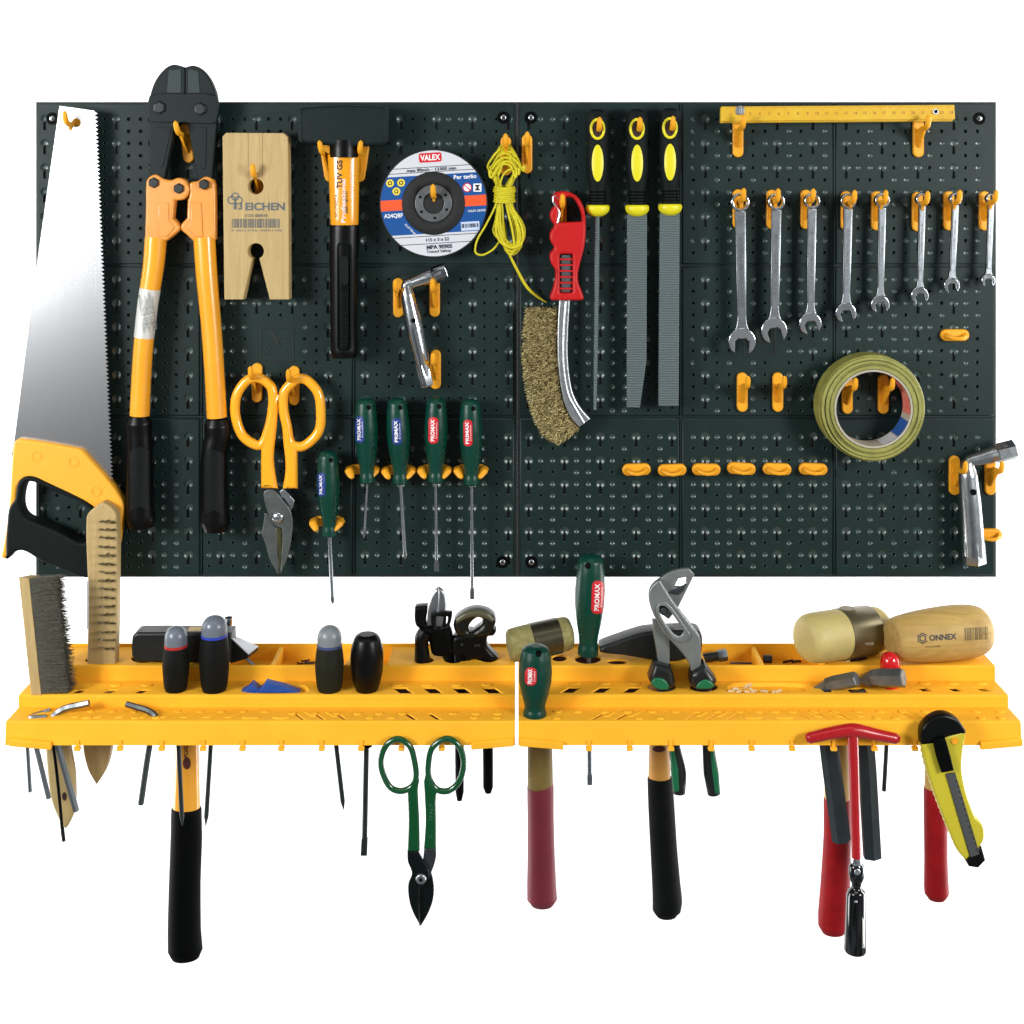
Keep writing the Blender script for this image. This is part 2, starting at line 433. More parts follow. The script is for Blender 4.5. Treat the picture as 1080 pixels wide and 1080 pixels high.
def small_hole(m, c, rect, through, rr):
    n = 12; an = [2*pi*i/n+pi/n for i in range(n)]; r = 2.35 if through else 2.6
    R = rect_loop(an, c, *rect); r = r if through else 2.9; L = [[(c[0]+cos(a)*r*k, c[1]+sin(a)*r*k) for a in an] for k in (1, .84, .5)]
    A = [V3(x, z, 0) for x, z in R]; B = [V3(x, z, 0) for x, z in L[0]]; ring_quads(m, A, B); f0 = len(m.f)
    if through:
        # small raised lip, straight wall, far floor
        lip = [V3(c[0]+cos(a)*r*.9, c[1]+sin(a)*r*.9, -.25) for a in an]; ring_quads(m, B, lip)
        C = [V3(c[0]+cos(a)*r*.74, c[1]+sin(a)*r*.74, .2) for a in an]; ring_quads(m, lip, C)
        E = [V3(c[0]+cos(a)*r*.7, c[1]+sin(a)*r*.7, 6.5) for a in an]; ring_quads(m, C, E)
        k = len(m.v); m.v += E; m.f.append(tuple(range(k, k+n)))
    else:
        C = [V3(x, z, .4) for x, z in L[1]]; ring_quads(m, B, C)
        E = [V3(x, z, 1.0) for x, z in L[2]]; ring_quads(m, C, E)
        k = len(m.v); m.v += E+[V3(c[0], c[1], 1.2)]
        for i in range(n): m.f.append((k+i, k+n, k+(i+1) % n))
    m.alt.append((f0, len(m.f)))
def keyhole(m, c, rect):
    n = 28; an = [2*pi*i/n for i in range(n)]; o = (c[0], c[1]-3.4)
    def rad(a, rb, hw, tl):
        # union of bulb (radius rb centred at c) and tail (half width hw, to c.z - tl)
        dx, dz = cos(a), sin(a); fz = 3.4
        b = dz*(-fz); disc = b*b-(fz*fz-rb*rb); t = (dz*fz+sqrt(max(0, disc))) if disc >= 0 else 0
        t2 = 0
        if dz < 0:
            t2 = (tl-3.4)/(-dz)
            if abs(dx) > 1e-6: t2 = min(t2, hw/abs(dx))
        elif abs(dx) > .99: t2 = hw
        return max(t, t2)
    R = rect_loop(an, o, *rect)
    def lp(rb, hw, tl, dep):
        out = []
        for a in an:
            r = rad(a, rb, hw, tl); out.append((o[0]+cos(a)*r, o[1]+sin(a)*r, dep))
        return out
    S0 = lp(4.9, 2.1, 11.6, 0); S1 = lp(4.65, 1.9, 11.3, .25); S2 = lp(3.6, 1.6, 11.0, 1.1)
    A = [V3(x, z, 0) for x, z in R]; ring_quads(m, A, [V3(*p) for p in S0]); f0 = len(m.f); ring_quads(m, [V3(*p) for p in S0], [V3(*p) for p in S1])
    S2 = [(x, z, 1.1 if z > c[1]-4.6 else 6.) for x, z, d_ in S2]; ring_quads(m, [V3(*p) for p in S1], [V3(*p) for p in S2])
    S3 = [(o[0]+(x-o[0])*.6, (c[1]+(z-c[1])*.5) if z > c[1]-4.6 else z+(.5), 1.9 if z > c[1]-4.6 else 6.) for x, z, d_ in S2]
    ring_quads(m, [V3(*p) for p in S2], [V3(*p) for p in S3])
    k = len(m.v); m.v += [V3(*p) for p in S3]+[V3(c[0], c[1]-.6, 2.2)]
    for i in range(n): m.f.append((k+i, k+n, k+(i+1) % n))
    m.alt.append((f0, len(m.f)))

def tile(m, x0, x1, y0, y1, k0, ry, pitch, cp, skip, rnd, holeprob):
    """one raised field of the board (photo px = mm on the board face)"""
    X0, X1, Z0, Z1 = x0-CX, x1-CX, CY-y1, CY-y0
    cols = []; j = 0
    while k0-cp*(j+1)-5 > x0: j += 1
    jm = -j; j = jm
    while k0+cp*j+5.5 < x1: cols.append((j, k0+cp*j-CX)); j += 1
    h = pitch/2; rows = [(i, CY-(ry+h*i)) for i in range(12)]
    cb = [X0+1]+[(cols[i][1]+cols[i+1][1])/2 for i in range(len(cols)-1)]+[X1-1]
    zb = [Z1-1]+[(rows[i][1]+rows[i+1][1])/2 for i in range(11)]+[Z0+1]
    for ci, (j, cx) in enumerate(cols):
        a, b = cb[ci], cb[ci+1]
        for i, z in rows:
            if j % 3 == 0:
                if i % 2: continue
                zt, zl = zb[i], zb[i+2]
                if skip(cx+CX, CY-z): m.add([V3(a, zl, 0), V3(b, zl, 0), V3(b, zt, 0), V3(a, zt, 0)], [(0, 1, 2, 3)]); continue
                keyhole(m, (cx, z), (a, b, zl, zt))
            else:
                zt, zl = zb[i], zb[i+1]
                if skip(cx+CX, CY-z): m.add([V3(a, zl, 0), V3(b, zl, 0), V3(b, zt, 0), V3(a, zt, 0)], [(0, 1, 2, 3)]); continue
                side = j % 3; th = (rnd[(j*7+1) % 11] < holeprob) if i % 2 == 0 else (rnd[(j*5+i//4) % 11] < holeprob+.25)
                small_hole(m, (cx, z), (a, b, zl, zt), th, None)
    # chamfered edge and skirt
    f = [V3(X0+1, Z0+1, 0), V3(X1-1, Z0+1, 0), V3(X1-1, Z1-1, 0), V3(X0+1, Z1-1, 0)]
    g = [V3(X0, Z0, 1), V3(X1, Z0, 1), V3(X1, Z1, 1), V3(X0, Z1, 1)]; g2 = [V3(X0, Z0, 3.4), V3(X1, Z0, 3.4), V3(X1, Z1, 3.4), V3(X0, Z1, 3.4)]
    ring_quads(m, g, f); ring_quads(m, g2, g)

def panel(label, x0, x1, tiles, screws, badge):
    y0, y1 = 107.5, 608.5
    t = thing('pegboard_panel', label, 'pegboard', P((x0+x1)/2, y1, -4), 'pegboard panels')
    m = M(); r = random.Random(int(x0))
    bx0, by0, bx1, by1 = badge
    skip = lambda x, y: bx0-7 < x < bx1+7 and by0-6 < y < by1+6
    for ti, (a, b, k0) in enumerate(tiles):
        for ri, (ya, yb, ry) in enumerate(ROWS):
            rnd = [r.random() for _ in range(11)]
            tile(m, a, b, ya, yb, k0, ry, RP[ri], 12.6, skip, rnd, (.75 if ri < 2 else .3) if x0 < 300 else (.45 if ri < 1 else .22))
    obj('board_face', m, BOARD, t, ang=65, second=BOARD_GLOSS_LIT)
    m = M(); plate(m, rrect(x0, y0, x1, y1, .1), -10, -3.2, .03); obj('back_tray', m, BOARD_DARK, t)
    m = M()
    for a, b in ((tiles[0][1]+1.7, 0), (tiles[1][1]+1.7, 0)):
        box(m, (a-CX-.8, -3.2, CY-y1+2), (a-CX+.8, -.7, CY-y0-2), .5)
    for yy in (280, 440): box(m, (x0-CX+2, -3.3, CY-yy-.8), (x1-CX-2, -.8, CY-yy+.8), .5)
    obj('groove_rib', m, BOARD, t)
    # moulded maker's plate
    m = M(); plate(m, [rrect(bx0, by0, bx1, by1, 1), rrect(bx0+1.4, by0+1.4, bx1-1.4, by1-1.4, .6)], -.3, .7, .3)
    w = bx1-bx0
    plate(m, sm([(bx0+.30*w, by0+5, 1), (bx0+.42*w, by0+5, 1), (bx0+.6*w, by0+20, 1), (bx0+.5*w, by0+20, 1)], 2), 0-.2, .6, .2)
    plate(m, [[(bx0+4, by0+24), (bx0+12, by0+24), (bx0+8, by0+16)], [(bx0+6, by0+22.8), (bx0+10, by0+22.8), (bx0+8, by0+18.6)]], -.2, .6, .15)
    plate(m, [rrect(bx0+.55*w, by0+9.5, bx0+.88*w, by0+16, 3), rrect(bx0+.55*w+1.4, by0+11, bx0+.88*w-1.4, by0+14.5, 1.6)], -.2, .6, .2)
    bmk = obj('makers_plate', m, mat('plaque_dark', (8, 22, 20), .5), t)
    mm = M(); q = M(); plate(q, rrect(bx0, by0, bx1, by1, 1), -1, .02, 0); qo = BVHTree.FromPolygons([Vector(v) for v in q.v], q.f)
    text_on(mm, 'MADE IN ITALY', (bx0+bx1)/2, by1-4.4, 5, qo, 0, .02, fit=w*.86, lift=.3)
    obj('lettering', mm, mat('lettering_dark', (24, 38, 36), .5), bmk)
    for sx, sy in screws:
        m = M(); plate(m, [circ(sx, sy, 6.6), circ(sx, sy, 4.3)], -.5, .7, .4); plate(m, circ(sx, sy, 4.5), -1, .12, 0)
        c = obj('screw_cup', m, BLACK, t)
        m = M(); c0 = P(sx, sy, .1); lathe(m, c0, c0+Vector((0, -.0016, 0)), [(0, 3.1), (.5, 3), (.85, 2.2), (1, 1.)], 16)
        s_ = obj('screw', m, STEEL, t)
        m = M()
        for an in (35, 125): plate(m, rotp([(sx-2.1, sy-.45), (sx+2.1, sy-.45), (sx+2.1, sy+.45), (sx-2.1, sy+.45)], sx, sy, an), 1.2, 1.85+.01*(an > 90), 0)
        obj('cross_slot', m, BLACK, s_)
    return t
panel('left dark green perforated tool panel holding the saw, bolt cutter and screwdrivers', 38, 545.5,
      [(39.5, 210.3, 47.5), (213.7, 371.3, 233), (374.7, 542, 385)], [(55, 125), (531, 124), (530, 593)], (274.5, 345, 310, 381.5))
panel('right dark green perforated tool panel holding the files, spanners and tape roll', 545.52, 1050.5,
      [(548.5, 716.3, 557.6), (719.7, 878.3, 743.8), (881.7, 1049, 892.3)], [(560, 124), (1033, 125), (560.5, 593)], (784, 342, 818, 376))

# ================================================================ shelves
H1, H2, H3, HB = 514.6, 530.0, 542.3, 564.5      # heights below the axis (mm) of the three steps and of the lip
D1, D2, D3 = 46., 82., 115.
def X_at(px, d): return (px-CX)*(DC-d)/DC
def on(px, py, h):
    q = plane_pt(px, py, h); return (q.x*1000, -q.y*1000)
def poly_on(pts, h): return [on(x, y, h) for x, y in pts]
def shelf(label, X0, X1, tray, slots2, slits3, holes1, holes2, pads, tabs, wedges, lowtray, divs, ramps):
    t = thing('tool_shelf', label, 'shelf', ((X0+X1)/2000, .010, -HB*.001), 'stepped yellow tool shelves')
    m = M(); th = 1.8; rc = 2.2
    # step surfaces with real openings
    tx0, tx1 = tray
    hplate(m, [[(X0, -8), (tx0, -8), (tx0, D1-rc), (X0, D1-rc)]]+[h for h in holes1 if max(p[0] for p in h) < tx0], -H1, th, .2)
    hplate(m, [[(tx1, -8), (X1, -8), (X1, D1-rc), (tx1, D1-rc)]]+[h for h in holes1 if min(p[0] for p in h) > tx1], -H1, th, .2)
    hplate(m, [[(X0, D1-.2), (X1, D1-.2), (X1, D2-rc), (X0, D2-rc)]]+slots2+holes2+([lowtray] if lowtray else []), -H2, th, .2)
    hplate(m, [[(X0, D2-.2), (X1, D2-.2), (X1, D3-rc), (X0, D3-rc)]]+slits3, -H3, th, .2)
    # risers with rounded nose, swept along X
    def riser(dz, zt, zb, sl=0):
        pr = []
        for k in range(6):
            a = radians(90-90*k/5); pr.append((dz-rc+rc*cos(a), -zt-rc+rc*sin(a)))
        pr.append((dz+sl, -zb)); inn = [(p[0]-th*.9, p[1]-(th if i < 3 else 0)) for i, p in enumerate(pr)]
        ring = pr+list(reversed(inn)); n = len(ring)
        xs = [X0+(X1-X0)*i/12. for i in range(13)]
        vs = [(x*.001, -p[0]*.001, p[1]*.001) for x in xs for p in ring]; fs = []
        for i in range(12):
            for k in range(n): fs.append((i*n+k, i*n+(k+1) % n, (i+1)*n+(k+1) % n, (i+1)*n+k))
        fs.append(tuple(range(n))); fs.append(tuple(reversed(range(12*n, 13*n)))); m.add(vs, fs)
    riser(D1, H1, H2+.7); riser(D2, H2, H3+.7); riser(D3, H3, HB, 2.2)
    # back rail and end caps
    box(m, (X0, -10, -H1-5), (X1, -8.05, -H1+2.5), .3)
    for xx in (X0+.1, X1-th-.1):
        prof = [(-8, -H1-.3), (D1-rc, -H1-.3), (D1-.4, -H1-rc), (D1-.3, -H2-.3), (D2-rc, -H2-.3), (D2-.4, -H2-rc), (D2-.3, -H3-.3), (D3-rc, -H3-.3), (D3-.4, -H3-rc), (D3+1.6, -HB+.1), (-8, -HB+.1)]
        n = len(prof); vs = [((xx+o_)*.001, -p[0]*.001, p[1]*.001) for o_ in (0, th) for p in prof]
        m.add(vs, [tuple(range(n)), tuple(reversed(range(n, 2*n)))]+[(k, (k+1) % n, n+(k+1) % n, n+k) for k in range(n)])
    obj('stepped_body', m, YEL, t, ang=40)
    m = M(); box(m, (X0+1, -8.2, -HB-36), (X1-1, -9.8, -H1-5.3), .3); obj('added_hole_backing', m, mat('backing_shade_brown', (58, 22, 20), .7), t)  # added backing behind the openings; their shade is put into its brown colour
    # tray let into the top step
    m = M(); dep = 14
    box(m, (tx0+.1, -7, -H1-dep), (tx1-.1, D1-rc-.3, -H1-dep-1.5)); 
    xs = [tx0+.1]+[X_at(q, 20) for q in divs]+[tx1-1.7]
    for x in xs: box(m, (x, -7.9, -H1-dep+.02), (x+1.6 if x in (xs[0], xs[-1]) else x+4.5, D1-rc-.4, -H1-.05), .3)
    box(m, (tx0+1.8, -7.95, -H1-dep+.02), (tx1-1.8, -6.4, -H1+.3), .3)
    obj('parts_tray', m, YEL, t)
    if lowtray:
        a = min(p[0] for p in lowtray); b = max(p[0] for p in lowtray); c = min(p[1] for p in lowtray); e = max(p[1] for p in lowtray)
        m = M(); n = len(lowtray); cx, cy = (a+b)/2, (c+e)/2
        L0 = [V3(x, -H2-.4, -y) for x, y in lowtray]; L1 = [V3(cx+(x-cx)*.93, -H2-3.5, -(cy+(y-cy)*.88)) for x, y in lowtray]
        ring_quads(m, L0, L1); k = len(m.v); m.v += L1; m.f.append(tuple(range(k, k+n)))
        obj('shallow_dish', m, YEL, t)
    # moulded pads
    for (px, py, rx, ry, h) in pads:
        c = on(px, py, h); m = M()
        hplate(m, [[(c[0]+rx*cos(a*pi/8), c[1]+ry*1.8*sin(a*pi/8)) for a in range(16)]], -h+1.1, 2.4, 1.15); obj('moulded_pad', m, YEL, t)
    for (px, py, w, hh, sk) in ramps:
        lp = [on(x, y, H3) for x, y in [(px-w/2-sk/2, py+hh/2), (px+w/2-sk/2, py+hh/2), (px+w/2+sk/2, py-hh/2), (px-w/2+sk/2, py-hh/2)]]
        m = M(); hplate(m, [lp], -H3+.9, 1.8, .85); obj('moulded_ramp', m, YEL, t)
    for tx in tabs:
        x = X_at(tx, D3+2); m = M()
        box(m, (x-1.6, D3+1.2, -HB-4.2), (x+1.6, D3+3.4, -HB+5), .6); box(m, (x-3, D3+.5, -HB-4.4), (x+3, D3+5.6, -HB-.8), 1.)
        obj('hanging_tab', m, YEL, t)
    for (a, b, flip) in wedges:
        xa, xb = X_at(a, D3+4), X_at(b, D3+4); ha, hb = (3.5, 8.5) if flip else (8.5, 3.5)
        m = M(); z = -HB-1.5
        if flip: zt = (z+6.0, z+9.5); zb = (z-1.5, z+2)      # low end left
        else: zt = (z+9.5, z+6.0); zb = (z+2, z-1.5)
        y0_, y1_ = -(D3+.8)*.001, -(D3+6)*.001
        solid(m, [(xa*.001, y0_, zb[0]*.001), (xb*.001, y0_, zb[1]*.001), (xb*.001, y1_, zb[1]*.001), (xa*.001, y1_, zb[0]*.001),
                  (xa*.001, y0_, zt[0]*.001), (xb*.001, y0_, zt[1]*.001), (xb*.001, y1_, zt[1]*.001-.001), (xa*.001, y1_, zt[0]*.001-.001)], .9)
        obj('corner_block', m, YEL, t)
    return t
def par(px, py, w, h, sk, H):   # slanted slot: parallelogram, sk>0 leans to the right at the back
    return poly_on([(px-w/2-sk/2, py+h/2), (px+w/2-sk/2, py+h/2), (px+w/2+sk/2, py-h/2), (px-w/2+sk/2, py-h/2)], H)
def oval(px, py, rx, ry, H, n=18): return poly_on([(px+rx*cos(2*pi*i/n), py+ry*sin(2*pi*i/n)) for i in range(n)], H)
XL0, XL1, XR0, XR1 = -494.5, -1.6, 1.6, 488.
# left shelf
s2 = [par(x, 729, 12, 4, 10, H2) for x in (83, 115.5, 149)]+[par(x, 728, 15, 6.2, -9, H2) for x in (425, 456.5, 487, 519)]
s3 = [par(x, 755.5, 4.2, 6.6, -10, H3) for x in (315.5, 337, 359.5)]+[par(x, 755.5, 6, 6.6, -11, H3) for x in (433, 458, 477)][:2]
h1 = [oval(x, 694.5, 13, 4.5, H1) for x in (151,)]+[oval(106, 696, 17, 4.2, H1), oval(197, 694, 13, 4.5, H1)]+[oval(x, 695.5, 10, 4, H1) for x in (448, 478)]+[oval(423, 692, 12, 2.6, H1), oval(515, 694, 10, 4.5, H1)]
h2 = [oval(x, 727, 8.6, 3.2, H2) for x in (186, 227, 347, 387)]
pads = [(x, 750.5, 3.6, 1.8, H3) for x in range(72, 300, 23)]+[(x, 752.5, 4.2, 2.2, H3) for x in (308, 331, 354, 377, 400, 424, 478, 502, 525)]+\
       [(x, 757, 4.2, 2., H3) for x in (143, 165, 390, 413, 500, 524)]+[(264, 757, 9, 1.9, H3), (296, 757, 9, 1.9, H3), (92, 757, 5, 1.8, H3)]+\
       [(x, 722.5, 6, 2.2, H2) for x in (90, 122, 155, 418, 450, 482, 514)]
shelf('left half of the stepped yellow shelf, with the two wood-backed wire brushes at its end', XL0, XL1, (X_at(238, 20), X_at(413, 20)), s2, s3, h1, h2, pads,
      (82, 127, 171, 214.5, 256, 297, 339.5, 381, 423.5, 466), [(10, 54, False), (496, 542, True)][:1]+[(497, 542, True)],
      poly_on(sm([(256, 729), (262, 722), (300, 721), (322, 723), (326, 729), (300, 731), (275, 731)], 3), H2), (290, 367), [(x, 754.5, 8, 5.5, 11) for x in range(84, 262, 23)]+[(x, 753.8, 5, 4.4, -8) for x in (327, 349)])
# right shelf
s2 = [par(x, 727.5, 14, 6.2, 10, H2) for x in (602, 634.5, 666)]+[par(x, 727, 11, 4.2, -9, H2) for x in (975, 1007, 1037)]+[par(904, 728, 20, 5, -6, H2), par(872, 728, 10, 4, -5, H2)]
s3 = [par(x, 755.5, 5, 6.6, 13, H3) for x in (630.5, 656)]+[par(x, 755.5, 3, 7, 12, H3) for x in (729, 751.5, 773.5)]+[par(x, 755.5, 2.4, 7, -13, H3) for x in (849, 870, 892, 960, 985)]
h1 = [oval(590, 694, 8, 3.5, H1), oval(620, 695, 14, 5, H1), oval(651, 698.0, 11, 2.6, H1), oval(698, 695, 11, 4, H1), oval(570, 694, 9, 4.5, H1), oval(995, 693, 20, 5, H1), oval(896, 693, 20, 5, H1)]
h2 = [oval(698, 724.5, 15, 5.2, H2), oval(742, 724.5, 15, 5.2, H2), oval(564, 726, 9, 4, H2), oval(939, 724, 7, 3.4, H2)]
pads = [(x, 750.5, 4.4, 2.1, H3) for x in (588, 610, 638, 662, 688, 712, 735, 757, 780, 800, 818, 836, 858, 880, 905, 929, 952, 976, 1000, 1029, 1055)]+\
       [(x, 757.5, 4, 2., H3) for x in (564, 587, 674, 696, 925, 945, 1035, 1056)]+[(795, 757, 9, 1.9, H3), (827, 757, 9, 1.9, H3)]+\
       [(x, 721, 6, 2, H2) for x in (606, 638, 670, 975, 1005, 1035)]
shelf('right half of the stepped yellow shelf, under the pump pliers and wooden mallets', XR0, XR1, (X_at(740, 20), X_at(868, 20)), s2, s3, h1, h2, pads,
      (621, 664, 707.5, 750, 792.5, 835, 879, 922, 964.5), [(548, 594, False), (1034, 1078, True)],
      poly_on(sm([(766, 729), (772, 721), (800, 720), (838, 720.5), (852, 723), (850, 729), (800, 730.5)], 3), H2), (797,), [(x, 753.8, 5, 4.4, 8) for x in (643, 669, 740, 762)]+[(x, 754, 6, 5, -10) for x in (859.5, 881, 904, 948, 972, 997)])
# ================================================================ hooks and clips on the panels
def proto_hook():
    """single peg: long rounded foot on the board, arm coming forward, tip turned up. Built round the arm root."""
    m = M(); K = lambda x, z: (CX+x, CY-z)
    plate(m, [K(*q) for q in rrect(-5.6, -32, 5.6, 9.5, 5.5)], -1.2, 4.2, 1.3)
    t = thing('hook', 'x', 'hook', (0, 0, 0))
    obj('foot', m, HOOK, t)
    m = M(); tube(m, [Vector(p)*.001 for p in ((0, -3, -9), (0, -7, -5.5), (0, -12, -3.2), (0, -20, -2), (0, -28, -1.2), (0, -33, .6), (0, -36, 4.5), (0, -37, 9.5), (0, -37, 11.5))],
                  [3.6, 3.4, 3, 2.8, 2.8, 2.9, 2.9, 2.5, .8], 12); obj('arm', m, HOOK, t)
    m = M(); solid(m, [Vector(p)*.001 for p in ((-1.2, -3, -22), (1.2, -3, -22), (1.2, -5.5, -22), (-1.2, -5.5, -22), (-1.2, -3, -3), (1.2, -3, -3), (1.2, -26, -3), (-1.2, -26, -3))], .3)
    obj('web', m, HOOK, t)
    return t
def proto_clip():
    """cross-wise clip: oval foot with a low bow"""
    t = thing('clip', 'x', 'clip', (0, 0, 0)); m = M(); K = lambda x, z: (CX+x, CY-z)
    plate(m, [K(*q) for q in rrect(-15, -6.2, 15, 6.2, 6)], -1.2, 5.5, 2); obj('foot', m, HOOK, t)
    m = M(); tube(m, [Vector(p)*.001 for p in ((-10, -5, 1), (-9, -10, -.5), (-5, -13.5, -1.8), (0, -14.5, -2.2), (5, -13.5, -1.8), (9, -10, -.5), (10, -5, 1))], [2.4, 2.1, 1.9, 1.9, 1.9, 2.1, 2.4], 10)
    obj('bow', m, HOOK, t); return t
def proto_fork():
    """fork clip for a screwdriver: foot and two cupped arms"""
    t = thing('fork_clip', 'x', 'clip', (0, 0, 0)); m = M(); K = lambda x, z: (CX+x, CY-z)
    plate(m, [K(*q) for q in rrect(-15, -5, 15, 5, 4.8)], -1.2, 4, 1.2); obj('foot', m, HOOK, t)
    for s in (-1, 1):
        m = M(); tube(m, [Vector(p)*.001 for p in ((s*12.5, -3, 1.5), (s*13.2, -10, 1.8), (s*12.6, -17, 1), (s*10.4, -22, -2.5), (s*9, -24, -4))], [4.5, 5.4, 5.2, 3.4, 2.], 12, flat=.7)
        obj('arm', m, HOOK, t)
    return t
def dup(root, loc, label, group, rot=(0, 0, 0), sc_=1):
    r = root.copy(); COL.objects.link(r); r.location = loc; r.rotation_euler = rot; r.scale = (sc_,)*3; tag(r, label, root['category'], group)
    for ch in list(root.children):
        c = ch.copy(); COL.objects.link(c); c.parent = r
    return r
PROTO = {'h': proto_hook(), 'c': proto_clip(), 'f': proto_fork()}; USED = {}
GR = {'h': 'yellow peg hooks', 'c': 'yellow cross-wise clips', 'f': 'screwdriver fork clips'}
def place(kind, px, py, label, roll=0, yaw=0):
    p = PROTO[kind]; loc = P(px, py, 0)
    if kind not in USED:
        USED[kind] = 1; p.location = loc; p.rotation_euler = (0, radians(roll), radians(yaw)); return tag(p, label, p['category'], GR[kind])
    return dup(p, loc, label, GR[kind], (0, radians(roll), radians(yaw)))
HK = [(81, 130, 'yellow hook poking through the hole of the handsaw blade', 0), (196, 140, 'yellow hook between the bolt cutter jaws', -8), (274, 184, 'yellow hook through the upper hole of the wooden block', 0),
      (344, 160, 'yellow hook under the left side of the club hammer head', -9), (383.5, 160, 'yellow hook under the right side of the club hammer head', 8),
      (459, 205, 'yellow hook through the centre of the blue grinding disc', 0), (533.5, 153, 'yellow hook carrying the coil of yellow cord', 0), (555.8, 151, 'empty yellow hook right of the yellow cord', 0),
      (420.5, 302.5, 'yellow hook at the elbow of the chrome box wrench near the disc', 0), (458.5, 302, 'yellow hook under the raised arm of the chrome box wrench near the disc', 0),
      (459.5, 378, 'yellow hook beside the lower end of the chrome box wrench near the disc', 0), (592, 215, 'yellow hook in the red wire brush handle', 0),
      (630, 136, 'yellow hook in the handle of the thin round file', 0), (671.5, 136, 'yellow hook in the handle of the half-round file', 0), (705.5, 135, 'yellow hook in the handle of the widest flat file', 0),
      (778, 134, 'yellow hook under the left end of the folding rule', 0), (968, 134, 'yellow hook under the right end of the folding rule', 0),
      (778, 209, 'yellow hook holding the largest spanner', 0), (813.5, 209.5, 'yellow hook holding the second largest spanner', 0), (849.5, 209.5, 'yellow hook holding the third spanner from the left', 0),
      (892, 211, 'yellow hook holding the fourth spanner from the left', 0), (924, 211, 'yellow hook holding the fifth spanner from the left', 0), (967, 212, 'yellow hook holding the sixth spanner from the left', 0),
      (1000, 211, 'yellow hook holding the second smallest spanner', 0), (1037.5, 211, 'yellow hook holding the smallest spanner at the panel edge', 0),
      (782.5, 402, 'empty yellow hook below the largest spanner', 0), (820, 402, 'empty yellow hook below the second largest spanner', 0),
      (893, 404, 'left yellow hook seen inside the tape roll', 0), (931, 404, 'right yellow hook seen inside the tape roll', 0),
      (1006, 489.5, 'yellow hook at the elbow of the chrome box wrench by the panel edge', 0), (1043.5, 489.5, 'yellow hook under the raised arm of the box wrench by the panel edge', 0),
      (271.5, 398-6, 'yellow hook in the left loop of the yellow-handled snips', 0), (310.5, 400-5, 'yellow hook in the right loop of the yellow-handled snips', 0)]
for px, py, lb, roll in HK: place('h', px, py, lb, roll)
CL = [(671, 494.5, 'leftmost empty yellow clip in the row of six', -2), (708.5, 495, 'second empty yellow clip in the row of six', -2), (744.5, 494.5, 'third empty yellow clip in the row of six', 1),
      (781.5, 493.5, 'fourth empty yellow clip in the row of six', 4), (819, 494, 'fifth empty yellow clip in the row of six', 2), (857, 494, 'rightmost empty yellow clip in the row, nearest the tape roll', 2),
      (1006, 353, 'lone yellow cross-wise clip below the small spanners', 0), (1041, 563, 'yellow clip right of the upright leg of the edge box wrench', 0)]
for px, py, lb, roll in CL: place('c', px, py, lb, roll)
FK = [(346.5, 549, 'yellow fork clip holding the lowest green screwdriver'), (383.5, 494.5, 'yellow fork clip holding the first screwdriver of the row of four'), (421.5, 495, 'yellow fork clip holding the second screwdriver of the row of four'),
      (459, 494.5, 'yellow fork clip holding the third screwdriver of the row of four'), (497, 494.5, 'yellow fork clip holding the longest screwdriver of the row of four')]
for px, py, lb in FK: place('f', px, py, lb)
# ================================================================ tools on the panels
# ---- handsaw
t = thing('handsaw', 'handsaw with tapering bright steel blade and yellow and black handle', 'saw', P(60, 590, 20))
R0, R1 = (101.5, 117.5), (119, 523)
teeth = []; n = 96
for i in range(n):
    y = R0[1]+(R1[1]-R0[1])*i/n; x = R0[0]+(R1[0]-R0[0])*i/n; h = (R1[1]-R0[1])/n
    teeth += [(x-1.6, y), (x+1.7, y+h*.55)]
m = M(); plate(m, [[(62.5, 111.5), (99.5, 116.5)]+teeth+[(118, 523), (60, 500), (12, 480), (15, 465), (38.5, 280)], circ(80.5, 129.5, 4.6)], 19, 20.2, .25, 1)
SAWM = mat('saw_steel', (188, 190, 192), .27, 1, bump=.05, bscale=500, stretch=(1, 1, .02))
obj('blade', m, SAWM, t, ang=25)
hole = [(27, 509), (33, 508.5), (41, 511), (60, 520), (95, 538), (96, 556), (88, 573), (60, 560.5), (35, 550), (25, 544), (21, 534), (22.5, 518)]
m = M(); plate(m, [sm([(15, 466, 1), (20, 463.2), (82, 473.5), (88, 477), (129, 529), (127, 556), (122, 585), (114, 602), (90, 606), (70, 598), (44, 588), (29, 579), (20, 577), (11, 583), (5.5, 590, 1), (.5, 588, 1), (3.5, 573), (9, 535), (13, 475)], 4),
                   sm([(25, 505), (33, 504.5), (43, 508), (60, 517), (99, 536), (99, 556), (90, 577), (60, 564), (34, 553), (22, 546), (17.5, 534), (18, 516)], 4)], 12, 27, 2.5)
hd = obj('handle', m, mat('saw_handle_yellow', (240, 170, 36), .5, bump=.3, bscale=1500, var=.06), t)
m = M(); plate(m, [sm([(9, 536), (15.5, 526), (17.5, 511), (24, 504), (34, 503), (46, 508), (98, 535), (101, 550), (108, 580), (117, 596), (108, 605), (90, 610), (60, 599), (44, 593), (29, 583.5), (20, 581), (12, 585), (6.5, 590.5), (5.5, 575), (7, 550)], 4), sm(hole, 4)], 10.5, 30, 3)
obj('grip', m, BLUEBLK, t)
for x, y in ((39, 481.5), (78, 487.5), (102, 518.5)):
    m = M(); plate(m, [circ(x, y, 5.6), circ(x, y, 4.7)], 26, 27.5, .2); plate(m, circ(x, y, 4), 26, 27.35, .3); obj('handle_bolt', m, MATS['saw_handle_yellow'], t)

